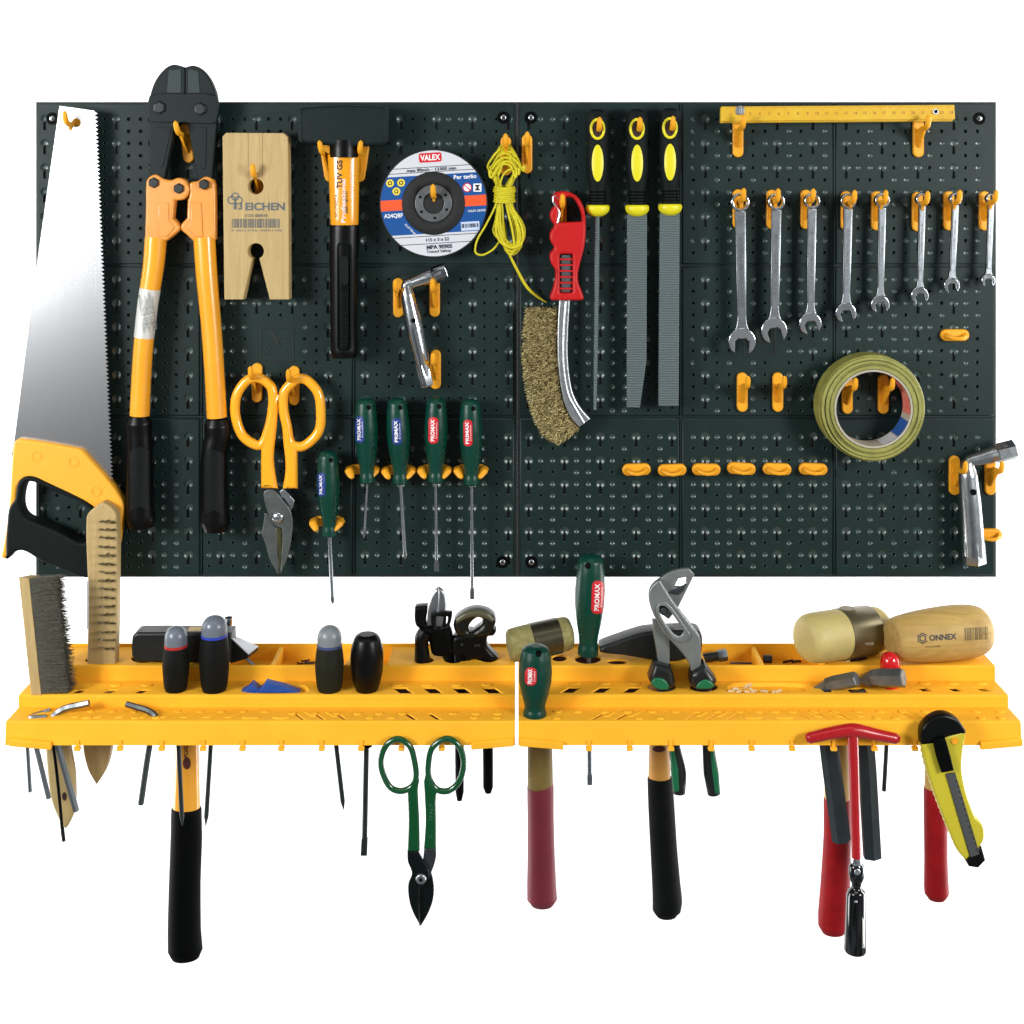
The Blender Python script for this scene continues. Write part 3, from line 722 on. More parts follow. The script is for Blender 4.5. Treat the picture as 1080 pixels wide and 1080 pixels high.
# ---- bolt cutter
t = thing('bolt_cutter', 'large bolt cutter with black jaws, orange-yellow arms and black grips', 'bolt cutter', P(190, 560, 18))
BC = mat('jaw_steel', (16, 27, 28), .5, 0, spec=.22, bump=.15, bscale=800, var=.25, vscale=60)
m = M(); plate(m, [sm([(157.5, 110, 1), (158.5, 99), (164, 84.5), (172, 74), (178, 69.5), (184.5, 68), (194.9, 71, 1), (194.9, 99, 1), (186, 104, 1), (184.5, 131, 1), (173, 192, 1), (158, 192, 1), (157.5, 131, 1)], 4)], 14, 25, 1.2)
obj('jaw', m, BC, t)
m = M(); plate(m, [sm([(195.4, 71, 1), (204, 69), (213, 73.5), (221, 83), (226, 94), (228.5, 104), (228, 131, 1), (223.5, 191, 1), (208.5, 191, 1), (198, 131, 1), (197, 104, 1), (195.4, 99, 1)], 4)], 14, 25, 1.2)
obj('jaw', m, BC, t)
m = M(); plate(m, sm([(157.5, 101), (193, 99, 1), (228, 101), (228.3, 128), (222, 130.5, 1), (157.5, 128.5, 1)], 3), 25.1, 28.5, .8); pl = obj('joint_plate', m, BC, t)
for x0, x1, xt in ((166, 181, 168), (203, 218, 216)):
    m = M(); plate(m, [[(x0-1, 134), (x1, 134), (xt+4, 176), (xt-1, 176)] if x0 < 190 else [(x0, 134), (x1, 134), (xt+1, 178), (xt-4, 178)]], 24.6, 25.7, .5); obj('jaw_rib', m, BC, t)
m = M(); plate(m, [[(178, 74), (191, 73), (191, 98), (176, 98)]], 24.6, 25.6, .4); obj('cutting_edge', m, mat('edge_steel', (40, 52, 53), .45, 0, spec=.3), t)
m = M(); plate(m, [[(198.5, 73), (209, 75), (211, 98), (198.5, 98)]], 24.6, 25.6, .4); obj('cutting_edge', m, mat('edge_steel', (40, 52, 53), .45, 0, spec=.3), t)
tr = bvh([pl])
m = M(); bx = P(206, 120, 28.5)
for x, y in ((168.5, 113.5), (211.5, 115)):
    m = M(); c = P(x, y, 28); lathe(m, c, c+Vector((0, -.003, 0)), [(0, 7), (.5, 7), (.9, 6), (1, 5)], 6, smooth=False); obj('joint_bolt', m, BLKSTEEL, t)
YP = mat('yellow_paint_cast', (228, 150, 60), .33, spec=.5, bump=.12, bscale=500, var=.1, vscale=40, coat=.3)
YT = mat('yellow_paint_tube', (244, 166, 36), .28, spec=.5, var=.08, vscale=30, coat=.5)
m = M(); plate(m, sm([(153.5, 215), (154, 192), (158, 186), (164, 184), (172, 188.5), (180, 190), (188, 187.5), (196, 191), (199.5, 201), (194, 210), (184, 211.5, 1), (182, 230, 1), (188.5, 237), (189.3, 242), (183, 248), (175.5, 254, 1), (152.5, 252, 1)], 4), 15, 29, 2.2)
obj('lever_head', m, YP, t)
m = M(); plate(m, sm([(200, 202, 1), (200, 193), (209, 190.5), (216, 186.3), (223, 188.5), (226.5, 196), (227, 253, 1), (205, 256, 1), (197, 248), (190.6, 242), (190.8, 237), (197, 230, 1), (197.5, 211, 1), (199, 208)], 4), 14, 27, 2.2)
obj('lever_head', m, YP, t)
m = M(); plate(m, [[(167, 214), (178, 214), (178, 232), (184, 240), (176, 250), (167, 250)]], 28, 30, .8); obj('raised_pad', m, YP, t)
m = M(); plate(m, [[(201, 214), (212, 214), (214, 250), (206, 250), (197, 240), (201, 232)]], 26, 28.2, .8); obj('raised_pad', m, YP, t)
for x, y, r in ((162.7, 192.7, 5.6), (189, 198.8, 5.6), (215.5, 194.5, 5.6)):
    m = M(); c = P(x, y, 28); lathe(m, c, c+Vector((0, -.004, 0)), [(0, r), (.7, r), (1, r*.8)], 6, smooth=False); obj('lever_bolt', m, BLKSTEEL, t)
m = M(); ptube(m, [(164.5, 250), (162, 280), (156, 320), (151.5, 362), (149, 400), (147.3, 438)], 21, [11.3, 10.8, 10.2, 10, 10, 10.2], 20); a1 = obj('arm', m, YT, t)
m = M(); ptube(m, [(215.5, 250), (218, 290), (222.5, 340), (226, 390), (228.8, 440)], 21, [11.3, 11, 10.4, 10.2, 10.4], 20); a2 = obj('arm', m, YT, t)
SIL = mat('silver_label', (206, 206, 200), .45, .2)
m = M(); ptube(m, [(158.4, 304.5), (156, 320), (151.9, 356)], 21, [10.75, 10.5, 10.3], 20); lb = obj('label', m, SIL, t)
m = M(); tr = bvh([lb])
for k in range(9): text_on(m, ['SAFETY WARNING', 'DO NOT CUT BEYOND CAPACITY', 'USE EYE PROTECTION'][k % 3], 149.2+k*1.7+(0), 331-k*.4+0, 2.3, tr, 98, 0, fit=40-(k % 3)*5, lift=.3)
obj('print', m, PRINT_GRY, lb)
for cx0, cx1, yt, yb, nm in ((146.5, 148.5, 439, 556, 0), (229, 227, 442, 560, 1)):
    m = M(); ptube(m, [(cx0, yt), (cx0, yt+7), (cx0+.3, yt+18), (cx1-1, yt+34), (cx1-1, yb-30), (cx1, yb-8), (cx1, yb)], 20, [10.8, 13.6, 13.2, 13.4, 14.5, 15, 12], 24, flat=.85)
    g = obj('grip', m, BLACKG, t)
    kn = M(); lp = sm([(cx1-11.5, yt+38), (cx1-8, yt+31), (cx1-1, yt+28), (cx1+6, yt+31), (cx1+9, yt+38), (cx1+9, yb-22), (cx1+7, yb-19), (cx1-10, yb-19), (cx1-12, yb-22)], 4)
    tree = bvh([g]); r = M()
    for q in range(34):
        yy = yt+33+q*(yb-yt-54)/34.
        for s, off in ((1, 0), (-1, 0)):
            xs = (cx1-11.5, cx1-1.3) if s > 0 else (cx1-1.3, cx1+8.9)
            a_, b_ = (xs[0], yy+5), (xs[1], yy)
            if s < 0: a_, b_ = (xs[0], yy), (xs[1], yy+5)
            pts = [(a_[0]+(b_[0]-a_[0])*k/3, a_[1]+(b_[1]-a_[1])*k/3) for k in range(4)]
            top = drape(pts, tree, .1, 20); tube(r, top, .38, 4)
    obj('knurling', r, mat('knurl_rubber', (28, 33, 35), .4), g)

# ---- wooden block with V notch
t = thing('wooden_saw_block', 'pale wooden block with a V notch, two round holes and printed lettering', 'saw block', P(270, 315, 12))
N_ = 18; V = [(284.5, 316), (273.4, 272.6)]+[(269.8+8.4*cos(a), 265+8.4*sin(a)) for a in [radians(64-308*k/N_) for k in range(1, N_)]]+[(266.2, 272.6), (256.5, 316)]
m = M(); plate(m, [[(238.5, 140), (299, 140.3), (304, 144.5), (305, 316)]+V+[(236.5, 316), (234.5, 144)], circ(269.8, 196.7, 8.2)], 10, 27, .8)
wb = obj('block', m, WOOD, t)
for xa in (261.3, 276.3):
    m = M(); plate(m, [[(xa, 140.3), (xa+.9, 140.3), (xa+.9, 190), (xa, 190)]], 26.8, 27.15, .1); obj('groove_edge', m, mat('wood_groove', (150, 122, 78), .6), t)
tr = bvh([wb]); m = M()
text_on(m, 'EICHEN', 279.6, 217.8, 11, tr, 0, .03, fit=41.5, lift=.25); text_on(m, '3', 253.5, 217.5, 10, tr, 0, .03, lift=.25)
text_on(m, 'COX 000010', 270, 227.4, 4.4, tr, 0, .01, fit=24, lift=.25); bars_on(m, 244.5, 230.7, 295.5, 240.3, tr, lift=.25, seed=4); text_on(m, '4 001236 000168', 270, 243, 2.8, tr, 0, 0, fit=54, lift=.25)
for cx_, cy_, r_ in ((244.5, 211, 4.6), (248, 207.3, 4.3), (251.5, 211.3, 4.4)):
    pts = []
    for k in range(20):
        a = 2*pi*k/20; pts.append((cx_+r_*cos(a), cy_+r_*sin(a)))
    q = pts+[(cx_+(x-cx_)*.72, cy_+(y-cy_)*.72) for x, y in pts]; m.add(drape(q, tr, .25, 27), [(k, (k+1) % 20, 20+(k+1) % 20, 20+k) for k in range(20)])
m.add(drape([(246.6, 214), (249.6, 214), (249.6, 221), (246.6, 221)], tr, .25, 27), [(0, 1, 2, 3)])
obj('print', m, mat('stamp_ink', (84, 92, 96), .6), wb)

# ---- club hammer
t = thing('club_hammer', 'club hammer with black steel head hanging from two hooks on its yellow and black handle', 'hammer', P(363, 376, 20))
m = M(); plate(m, sm([(314.5, 115.5, 1), (318.5, 113, 1), (362, 110.5), (404.5, 112.5, 1), (408.5, 114.5, 1), (409.5, 150, 1), (405, 153, 1), (363, 154.5), (318, 150.5, 1), (314.8, 148, 1)], 6), 4, 36, 3.5)
obj('head', m, mat('hammer_steel', (17, 30, 30), .45, 0, spec=.22, bump=.2, bscale=400, var=.15, vscale=40), t)
for xa, xb in ((314.8, 318.6), (405.2, 409.4)):
    m = M(); plate(m, [[(xa, 117), (xb, 114.5), (xb, 151), (xa, 148.5)] if xa < 350 else [(xa, 114.5), (xb, 116.5), (xb, 149), (xa, 151.5)]], 6, 36.7, .7); obj('striking_face', m, MATS['hammer_steel'], t)
m = M(); lathe(m, P(363, 148, 24), P(363, 166, 24), [(0, 14), (.5, 15), (1, 15)], 24); obj('collar', m, BLACKG, t)
m = M(); ptube(m, [(362.5, 163), (362.5, 164), (363, 200), (363.3, 236), (363.3, 238)], 22, [16.4, 16.8, 15.5, 14.6, 14.2], 28, flat=.7); ys = obj('sleeve', m, mat('sleeve_yellow', (236, 158, 20), .2, coat=.6, var=.08), t)
m = M(); ptube(m, [(363.5, 237), (363.5, 239), (363, 262), (362.5, 300), (362.5, 350), (363.3, 372), (363.5, 377)], 21, [15, 15.4, 15.4, 14.4, 14, 14.2, 12.3], 28, flat=.75); g = obj('grip', m, BLACKG, t)
m = M(); plate(m, [rrect(355, 254, 371, 372, 7), rrect(356.5, 255.5, 369.5, 370.5, 6)], 30, 33.4, .4); plate(m, rrect(359, 270, 367.5, 301, 4), 30, 33.2, .5)
for k in range(22): plate(m, [[(358.5, 308+k*2.6), (367.5, 308+k*2.6), (367.5, 309.2+k*2.6), (358.5, 309.2+k*2.6)]], 30, 32.9, .3)
obj('grip_ribbing', m, BLUEBLK, g)
tr = bvh([ys]); m = M(); text_on(m, 'TUV GS', 358, 184, 8.5, tr, 90, .03, fit=30, lift=.3); bars_on(m, 362, 202, 367, 226, tr, vertical=False, lift=.3, seed=5); text_on(m, 'SICUREZZA', 354.5, 217, 4, tr, 90, .01, fit=24, lift=.3)
obj('print', m, PRINT_BLK, ys)
m = M(); text_on(m, 'Professional', 362, 212, 6.5, tr, 90, .03, fit=46, lift=.35); text_on(m, '100% TESTED', 371, 190, 3.6, tr, 90, .01, fit=38, lift=.3); obj('white_print', m, mat('print_rose', (240, 214, 206), .5), ys)

# ---- grinding disc
GX, GY = 457.2, 214.5; dt = 21.
t = thing('grinding_disc', 'round grinding disc with blue and silver label and black centre', 'grinding disc', P(GX, GY+57, 18))
m = M(); plate(m, [circ(GX, GY, 57.2, n=72), circ(GX, GY, 11, n=32)], dt-6, dt, 1.2); bd_ = obj('abrasive_body', m, mat('abrasive', (34, 36, 36), .8, bump=.5, bscale=1500), t)
TILT = radians(3.5)
def chord_loop(R, ylo, yhi, xlo=-99, xhi=99, n=26):
    """part of the disc between two tilted chords, local coordinates"""
    def xr(y): return sqrt(max(0, R*R-y*y))
    L = []
    for k in range(n+1):
        y = ylo+(yhi-ylo)*k/n; L.append((max(xlo, min(xhi, xr(y))), y))
    for k in range(n+1):
        y = yhi+(ylo-yhi)*k/n; L.append((min(xhi, max(xlo, -xr(y))), y))
    return [(GX+x*cos(TILT)+y*sin(TILT), GY-x*sin(TILT)+y*cos(TILT)) for x, y in L]
def dp(name, loops, material, dd, parent): m = M(); plate(m, loops, dt-.3, dt+dd, 0); return obj(name, m, material, parent)
RR = 55.8
lab = dp('paper_label', [circ(GX, GY, RR, n=72), circ(GX, GY, 31, n=48)], mat('label_silver', (205, 208, 214), .4, .1), .12, t)
def band(ylo, yhi, mt, dd, nm, Ri=31):
    lp = chord_loop(RR, ylo, yhi); dp(nm, [lp], mt, dd, lab)
band(-30.2, 31.6, mat('label_blue_disc', (18, 76, 142), .35), .2, 'blue_band')
for y in (-38.5, -33.4, 34.2, 42.2): band(y-.35, y+.35, PRINT_BLK, .22, 'rule')
for xa, xb in ((-56, -31.5), (31.5, 56)): dp('orange_bar', [chord_loop(RR, -6, 5.3, xa, xb)], mat('label_orange', (226, 84, 40), .4), .3, lab)
m = M(); c = P(GX, GY, dt); lathe(m, c+Vector((0, .003, 0)), c+Vector((0, -.0042, 0)), [(0, 33, 1), (.43, 33, 1), (.62, 31.5), (.9, 26), (.8, 21.5), (.55, 19.5), (.5, 11.5, 1)], 48); obj('depressed_hub', m, mat('hub_abrasive', (14, 15, 15), .7, bump=.5, bscale=1200), t)
m = M(); plate(m, [circ(GX, GY, 19.6, n=40), circ(GX, GY, 11.2, n=32)], dt, dt+2.2, .5); rg = obj('metal_ring', m, mat('ring_metal', (118, 122, 124), .45, .8, var=.3, vscale=100), t)
m = M()
for k in range(6): a = radians(25+60*k); plate(m, circ(GX+15.5*cos(a), GY+15.5*sin(a), 1.5, n=10), dt+2, dt+2.35, 0)
obj('rivet', m, BLACK, rg)
base = M(); plate(base, circ(GX, GY, 56, n=40), dt-2, dt+.3, 0); tr = BVHTree.FromPolygons([Vector(v) for v in base.v], base.f)
def disc_xy(x, y): return (GX+x*cos(TILT)+y*sin(TILT), GY-x*sin(TILT)+y*cos(TILT))
q = rrect(-12.5, -53.5, 11.5, -43.5, 2.4); dp('red_badge', [[disc_xy(*p) for p in q]], LBL_RED, .3, lab)
m = M(); x, y = disc_xy(-.5, -48.5); text_on(m, 'VALEX', x, y, 8.2, tr, 3.5, .03, fit=21, lift=.2)
x, y = disc_xy(35, -25.5); text_on(m, 'Per taglio', x, y, 6, tr, 3.5, .02, fit=24, lift=.2); x, y = disc_xy(-43, 10.8); text_on(m, 'A24QBF', x, y, 6, tr, 3.5, .02, fit=20, lift=.2)
x, y = disc_xy(45, 10.3); text_on(m, 'VALEX GRIND', x, y, 3.2, tr, 3.5, .01, fit=19, lift=.2); x, y = disc_xy(-26, 26); text_on(m, 'CUTTING', x, y, 3, tr, -45, .01, fit=16, lift=.2)
q = rrect(27.5, 21.5, 47, 30.8, .5)
obj('white_print', m, PRINT_WHT, lab)
dp('barcode_panel', [[disc_xy(*p) for p in q]], mat('label_pale', (186, 200, 224), .5), .3, lab)
m = M(); a_, b_ = disc_xy(28.5, 22.5), disc_xy(46, 28.5); bars_on(m, a_[0], a_[1]+.6, b_[0], b_[1]-.2, tr, lift=.25, rot=-3.5, seed=7)
x, y = disc_xy(0, -36); text_on(m, 'max 80m/s - 13300 min', x, y, 4.6, tr, 3.5, .02, fit=52, lift=.2); obj('speed_print', m, mat('print_navy', (28, 36, 58), .6), lab); m = M()
x, y = disc_xy(2, 38.2); text_on(m, '115 x 3 x 22', x, y, 4.8, tr, 3.5, .02, fit=24, lift=.2)
x, y = disc_xy(3.5, 46); text_on(m, 'MPA 90905', x, y, 5.8, tr, 3.5, .03, fit=27, lift=.2); x, y = disc_xy(2.5, 51); text_on(m, 'Tested Safety', x, y, 4.2, tr, 3.5, .01, fit=26, lift=.2)
obj('black_print', m, mat('print_navy', (28, 36, 58), .6), lab)
for x, y in ((-44.5, -24), (-32.8, -23.8), (-38.3, -15)):
    X, Y = disc_xy(x, y); s = dp('safety_symbol', [circ(X, Y, 4.1, n=24)], mat('symbol_yellow', (228, 206, 60), .5), .3, lab)
    m = M(); plate(m, [circ(X, Y, 2.3, n=14), circ(X, Y, 1.3, n=12)], dt+.2, dt+.4, 0); plate(m, [[(X-1.8, Y+1.2), (X+1.8, Y+1.2), (X+1.8, Y+2.1), (X-1.8, Y+2.1)]], dt+.2, dt+.45, 0); obj('pictogram', m, PRINT_BLK, lab)
X, Y = disc_xy(36.5, -14.5); dp('prohibition_symbol', [circ(X, Y, 4.9, n=24)], PRINT_WHT, .28, lab); dp('prohibition_ring', [circ(X, Y, 4.9, n=24), circ(X, Y, 3.9, n=24)], LBL_RED, .4, lab)
m = M(); plate(m, rotp([(X-4, Y-.5), (X+4, Y-.5), (X+4, Y+.5), (X-4, Y+.5)], X, Y, 40), dt+.2, dt+.38, 0); obj('prohibition_bar', m, LBL_RED, lab)
X, Y = disc_xy(47.2, -13.8); dp('symbol_panel', [rrect(X-4.3, Y-4.3, X+4.3, Y+4.3, .8)], PRINT_WHT, .3, lab)
m = M(); plate(m, [[(X-3, Y-3), (X+3, Y-3), (X+.8, Y), (X+3, Y+3), (X-3, Y+3), (X-.8, Y)]], dt+.2, dt+.45, 0); obj('pictogram', m, PRINT_BLK, lab)

# ---- yellow cord
m = M(); r = random.Random(3); KX, KY = 531.5, 205
for i in range(14):
    w = 9+r.random()*7; tp = 151+i*1.6+r.random()*4; ox = (r.random()-.5)*6; dd = 14+i*.95
    px = [(KX-4+r.uniform(-3, 3), 212), (KX-5+r.uniform(-3, 2), 197), (533-w*1.05+ox, 178+r.uniform(-3, 3)), (533-w*.95+ox, tp+13), (533-w*.3+ox*.5, tp), (533+w*.45+ox*.5, tp), (533+w+ox, tp+13), (533+w*1.05+ox, 178+r.uniform(-3, 3)), (KX+4+r.uniform(-2, 4), 197), (KX+4+r.uniform(-2, 3), 212)]
    ptube(m, px, [16+.4*i, 17+.35*i]+[dd]*6+[17+.35*i, 16+.4*i], 1.25, 7, seg=6)
for i in range(17):
    w = 4+r.random()*11; bt = 269-r.random()*12; ox = (r.random()-.5)*5+1; dd = 12+i*.95
    px = [(KX-4+r.uniform(-3, 3), 200), (KX-4+r.uniform(-4, 3), 214), (KX+3-w*.95+ox, 240+r.uniform(-5, 5)), (KX+5-w*.7+ox, bt-6), (KX+8+ox, bt), (KX+9+w*.7+ox, bt-5), (KX+6+w*.95+ox, 240+r.uniform(-5, 5)), (KX+4+r.uniform(-2, 4), 214), (KX+3+r.uniform(-2, 3), 200)]
    ptube(m, px, [16+.4*i, 17+.35*i]+[dd]*5+[17+.35*i, 16+.4*i], 1.25, 7, seg=6)
ptube(m, [(526, 203), (522, 218), (512, 238), (503, 254), (501.5, 266), (508, 269), (520, 263), (530, 250)], [24, 25, 25, 24, 24, 24, 22, 20], 1.05, 7)
ptube(m, [(527, 197), (530, 186), (535, 180), (540, 178.5)], [24, 28, 29, 29], 1.05, 7)
for i in range(8):
    y = 197.5+i*2.1; hw = 10.6+r.uniform(-.8, .8); pts = []
    for k in range(24):
        a = 2*pi*k/24; q = P(KX+.5+hw*cos(a), y+sin(a)*.9+(r.random()-.5)*.3, 19); pts.append(q+Vector((0, -.0085*sin(a), 0)))
    tube(m, pts, 1.1, 7, closed=True)
ptube(m, [(537, 268), (545, 284), (556, 303), (567, 313), (576.5, 319)], [20, 16, 9, 6, 5], [1.3, 1.5, 1.7, 1.5, .5], 8)
co = obj('cord_coil', m, mat('cord_yellow', (212, 200, 20), .5, bump=.4, bscale=2500, var=.15, vscale=200), None, P(533, 155, 20)); tag(co, 'tied coil of thin yellow cord with one loose end hanging down', 'cord')

# ---- box wrenches
def box_wrench(label, el, arm, down, r1, r2, d, hole, hexes, mt):
    t = thing('box_wrench', label, 'wrench', P(down[-1][0], down[-1][1], d), 'L-shaped chrome box wrenches')
    m = M(); pts = [arm[-1]]+list(reversed(arm[:-1]))+[el]+down
    rr = list(reversed(r1))+[r1[0]*.86]+r2; ptube(m, pts, d, rr, 22, seg=8); b = obj('bent_tube', m, mt, t)
    m = M(); A, B = P(*hexes[0], d), P(*hexes[1], d); lathe(m, A, B, [(0, hexes[2]*.9), (.08, hexes[2]), (.95, hexes[2]), (1, hexes[2]*.93)], 6, smooth=False, up=(0, 0, 1)); s = obj('hex_socket', m, mt, t)
    m = M(); ax = (B-A).normalized(); lathe(m, B-ax*.0005, B+ax*.0003, [(0, hexes[2]*.7), (1, hexes[2]*.7)], 6, smooth=False, up=(0, 0, 1)); obj('socket_mouth', m, BLACK, t)
    m = M(); A, B = P(*hexes[3], d), P(*hexes[4], d); lathe(m, A, B, [(0, hexes[5]*.95), (.1, hexes[5]), (.95, hexes[5]), (1, hexes[5]*.93)], 6, smooth=False); obj('hex_socket', m, mt, t)
    m = M(); c = P(hole[0], hole[1], d); lathe(m, c, c+Vector((0, -.001*(hole[3]), 0)), [(0, hole[2]), (1, hole[2])], 16, smooth=False); obj('cross_hole', m, BLACK, t)
    return t
box_wrench('short chrome L-shaped box wrench below the grinding disc', (429, 300), [(436, 298), (450, 293), (466, 288)], [(430, 311), (437, 345), (446, 385), (449, 403)], [6.2, 7.6, 8.6], [7.2, 9.3, 7.4, 6.2], 21, (436.8, 337, 2.6, 9.4),
           ((455, 291.5), (471.5, 286), 9.3, (444.5, 382), (451, 407), 7.4), CHROME)
box_wrench('thicker chrome L-shaped box wrench at the right edge of the panel', (1022, 487), [(1031, 484), (1045, 480), (1062, 475)], [(1021, 500), (1023.5, 530), (1026, 565), (1027, 585)], [6.6, 8.2, 9], [9.5, 10.8, 11.2, 11.4], 22, (1023, 516.5, 3.3, 10.9),
           ((1050, 478.5), (1070, 473.5), 10.2, (1026.4, 570), (1028, 594), 12), ZINC)

# ---- red wire brush
t = thing('hand_wire_brush', 'red-handled wire brush with long curved brass bristle strip', 'wire brush', P(600, 400, 18))
m = M(); plate(m, [sm([(582, 208), (588, 202.5), (600, 202.5), (610, 208.5), (616, 220), (618, 237), (616.5, 260), (610.5, 284), (610, 297), (614, 308), (616, 315, 1), (614, 317, 1), (581.5, 317, 1), (580, 314, 1), (584, 302), (585.8, 286), (581, 277.5), (580, 268.5), (584.5, 261.5), (580.4, 254), (580.2, 246), (584.5, 238.5), (580.5, 231), (580.5, 223.5), (585, 216)], 4),
                   sm([(598, 208), (604.5, 209.5), (610, 217), (613.5, 226), (614, 234, 1), (589, 235, 1), (589.5, 224), (595, 212)], 4), rrect(590.5, 268, 604, 309, 1.5, 2)], 10, 30, 2.6)
obj('handle', m, mat('brush_red', (190, 20, 22), .45, spec=.3, bump=.2, bscale=1500, var=.12), t)
m = M(); plate(m, [[(592, 269), (602, 269), (602, 308), (592, 308)]], 22.5, 25, .4); obj('shaft_strip', m, SPAN, t)
m = M()
for k in range(6): y = 273.5+k*6.2; plate(m, [[(589, y-.9), (606, y-.9), (606, y+.9), (589, y+.9)]], 18, 28.5, .4)
obj('handle_rib', m, MATS['brush_red'], t)
m = M(); plate(m, [sm([(592.5, 268, 1), (601.5, 268, 1), (601.3, 317), (599.5, 350), (599.3, 380), (603.5, 411), (611, 428), (623, 442, 1), (611, 451, 1), (601, 439), (593.5, 419), (588.5, 385), (587.8, 350), (589.5, 318)], 5)], 12, 22, 1.5)
obj('bristle_holder', m, mat('galvanised', (188, 192, 194), .35, .9, bump=.3, bscale=200, var=.2, vscale=150), t)
m = M(); ptube(m, [(596.8, 318), (594.5, 350), (594.3, 385), (599, 415), (607, 431), (616, 446)], 22.2, 1.2, 8); obj('pressed_rib', m, MATS['galvanised'], t)
m = M(); ptube(m, [(589.5, 210), (584.5, 206.5), (583.5, 213), (590, 224), (588, 235)], 29, 1.1, 8); obj('sheet_edge', m, MATS['galvanised'], t)
r = random.Random(9)
def bez(t_, pts):
    f = t_*(len(pts)-1); i = min(int(f), len(pts)-2); u = f-i; return (pts[i][0]*(1-u)+pts[i+1][0]*u, pts[i][1]*(1-u)+pts[i+1][1]*u)
inner = sm([(588.5, 326), (588, 350), (588.5, 385), (593, 419), (601, 439), (611, 451)], 6, False); outer = sm([(556, 325), (553, 350), (552.5, 387), (558, 420), (565, 442), (576, 460), (590, 468)], 6, False)
BR = mat('brass_wire', (196, 180, 122), .42, .4, var=.5, vscale=500, col2=(104, 90, 46))
m = M(); plate(m, inner+list(reversed([(x+3.5, y-1) for x, y in outer])), 9, 17, 2); cr_ = obj('bristles', m, mat('brass_core', (96, 78, 40), .7, .3, bump=1, bscale=1500), t)
m = M()
for k in range(7500):
    s = r.random(); a, b = bez(s, inner), bez(s, outer); u = r.random()**.8; x, y = a[0]+(b[0]-a[0])*u, a[1]+(b[1]-a[1])*u; dd = r.uniform(12, 21)
    an = atan2(b[1]-a[1], b[0]-a[0])+r.gauss(0, .75); L = r.uniform(2.2, 4.6)
    if u > .9: L *= .85; an = atan2(b[1]-a[1], b[0]-a[0])+r.gauss(0, .35)
    hair(m, P(x, y, dd), P(x+L*cos(an), y+L*sin(an), min(22.5, dd+r.uniform(-3, 3))), .24, .2)
obj('brass_wires', m, BR, cr_)

# ---- files
FILEM = mat('file_steel', (98, 112, 113), .5, .25, bump=.4, bscale=125, kind='file')
YG = mat('handle_yellow', (222, 212, 26), .42, var=.06)
def file_tool(label, cx, blade, round_=False, top=114.5):
    t = thing('file', label, 'file', P(cx, 430, 18), 'files with black and yellow handles'); dy = top-114.5; d = 18
    hd = [(cx, 114.3, 3), (cx, 115.2, 6.5), (cx, 118, 10), (cx, 124, 12), (cx, 136, 12), (cx, 150, 11.2), (cx, 165, 11.8), (cx, 180, 11.6), (cx, 192, 10), (cx, 200, 8.6), (cx, 217, 8.4)]
    m = M(); ptube(m, [(x, y+dy) for x, y, r_ in hd], d, [q[2] for q in hd], 28, flat=.85, seg=4); h = obj('handle', m, BLUEBLK, t)
    m = M()
    for k in range(5): A = P(cx, 201.5+k*3.3+dy, d); lathe(m, A, A+Vector((0, 0, -.0016)), [(0, 9.0), (.5, 9.5), (1, 9.0)], 24, flat=.85)
    obj('neck_rib', m, BLACK, h)
    m = M(); lathe(m, P(cx, 215.5+dy, d), P(cx, 228+dy, d), [(0, 8), (.08, 11.6), (.45, 12.3), (.8, 9.5), (1, 5)], 28, flat=.8); obj('collar', m, YG, t)
    m = M(); plate(m, [circ(cx, 136+dy, 8.2, 11.6), circ(cx, 136+dy, 5.4, 8.6)], d+6, d+11, .8); obj('hanging_eyelet', m, YG, t)
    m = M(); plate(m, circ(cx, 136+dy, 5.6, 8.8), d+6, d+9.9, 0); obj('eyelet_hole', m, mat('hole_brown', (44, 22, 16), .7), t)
    lp = circ(cx, 172+dy, 6.2, 19.5, 28); tr_ = bvh([h]); vs, fs = patch(lp, cx, 172+dy, 6); m = M(); m.add(drape(vs, tr_, .5, 28), fs); obj('soft_inlay', m, YG, t)
    m = M()
    if round_: ptube(m, [(cx-.5, 226), (cx-1, 300), (cx-2, 380), (cx-2.8, 432)], 17, [2.9, 2.7, 2.2, 1.8], 12)
    else: plate(m, blade, 14, 20, 1.0 if blade[0][0] < 690 and blade[0][0] > 655 and False else .8)
    obj('blade', m, FILEM, t); return t
file_tool('file with a thin round blade, leftmost of the three files', 630.3, None, True)
file_tool('half-round file whose blade narrows to the tip, between the other two files', 672, [(661.5, 226), (682.5, 226), (682, 380), (675, 430), (661, 430)])
file_tool('flat file with a wide even blade, rightmost of the three files', 706.8, [(696, 225), (717, 225), (716, 428.5), (694.5, 428.5)], top=113.5)

# ---- folding rule
t = thing('folding_rule', 'yellow folding rule lying across two hooks at the top', 'ruler', P(884, 128, 22))
RL = mat('rule_yellow', (212, 176, 52), .5, spec=.25, var=.12, vscale=60, col2=(204, 158, 36))
m = M(); plate(m, [[(761, 112.3), (1006.5, 110.5), (1007.5, 125.5), (760, 128)]], 21.5, 25, .6); a = obj('rule_section', m, RL, t)
m = M(); plate(m, [[(760, 113.8), (1005.5, 112), (1005.5, 127), (759.5, 129.5)]], 17.6, 21.2, .6); obj('rule_section', m, RL, t)
m = M(); plate(m, [[(760.6, 115), (1004.5, 113.5), (1004.5, 128), (759.8, 130)]], 13.8, 17.3, .6); obj('rule_section', m, RL, t)
tr = bvh([a]); m = M()
for k in range(118):
    x = 766+k*2.03; h = 3.4 if k % 5 == 0 else 1.8; y0_ = 111.9-(x-761)*.0073+.6
    m.add(drape([(x, y0_), (x+.3, y0_), (x+.3, y0_+h), (x, y0_+h)], tr, .15, 25), [(0, 1, 2, 3)])
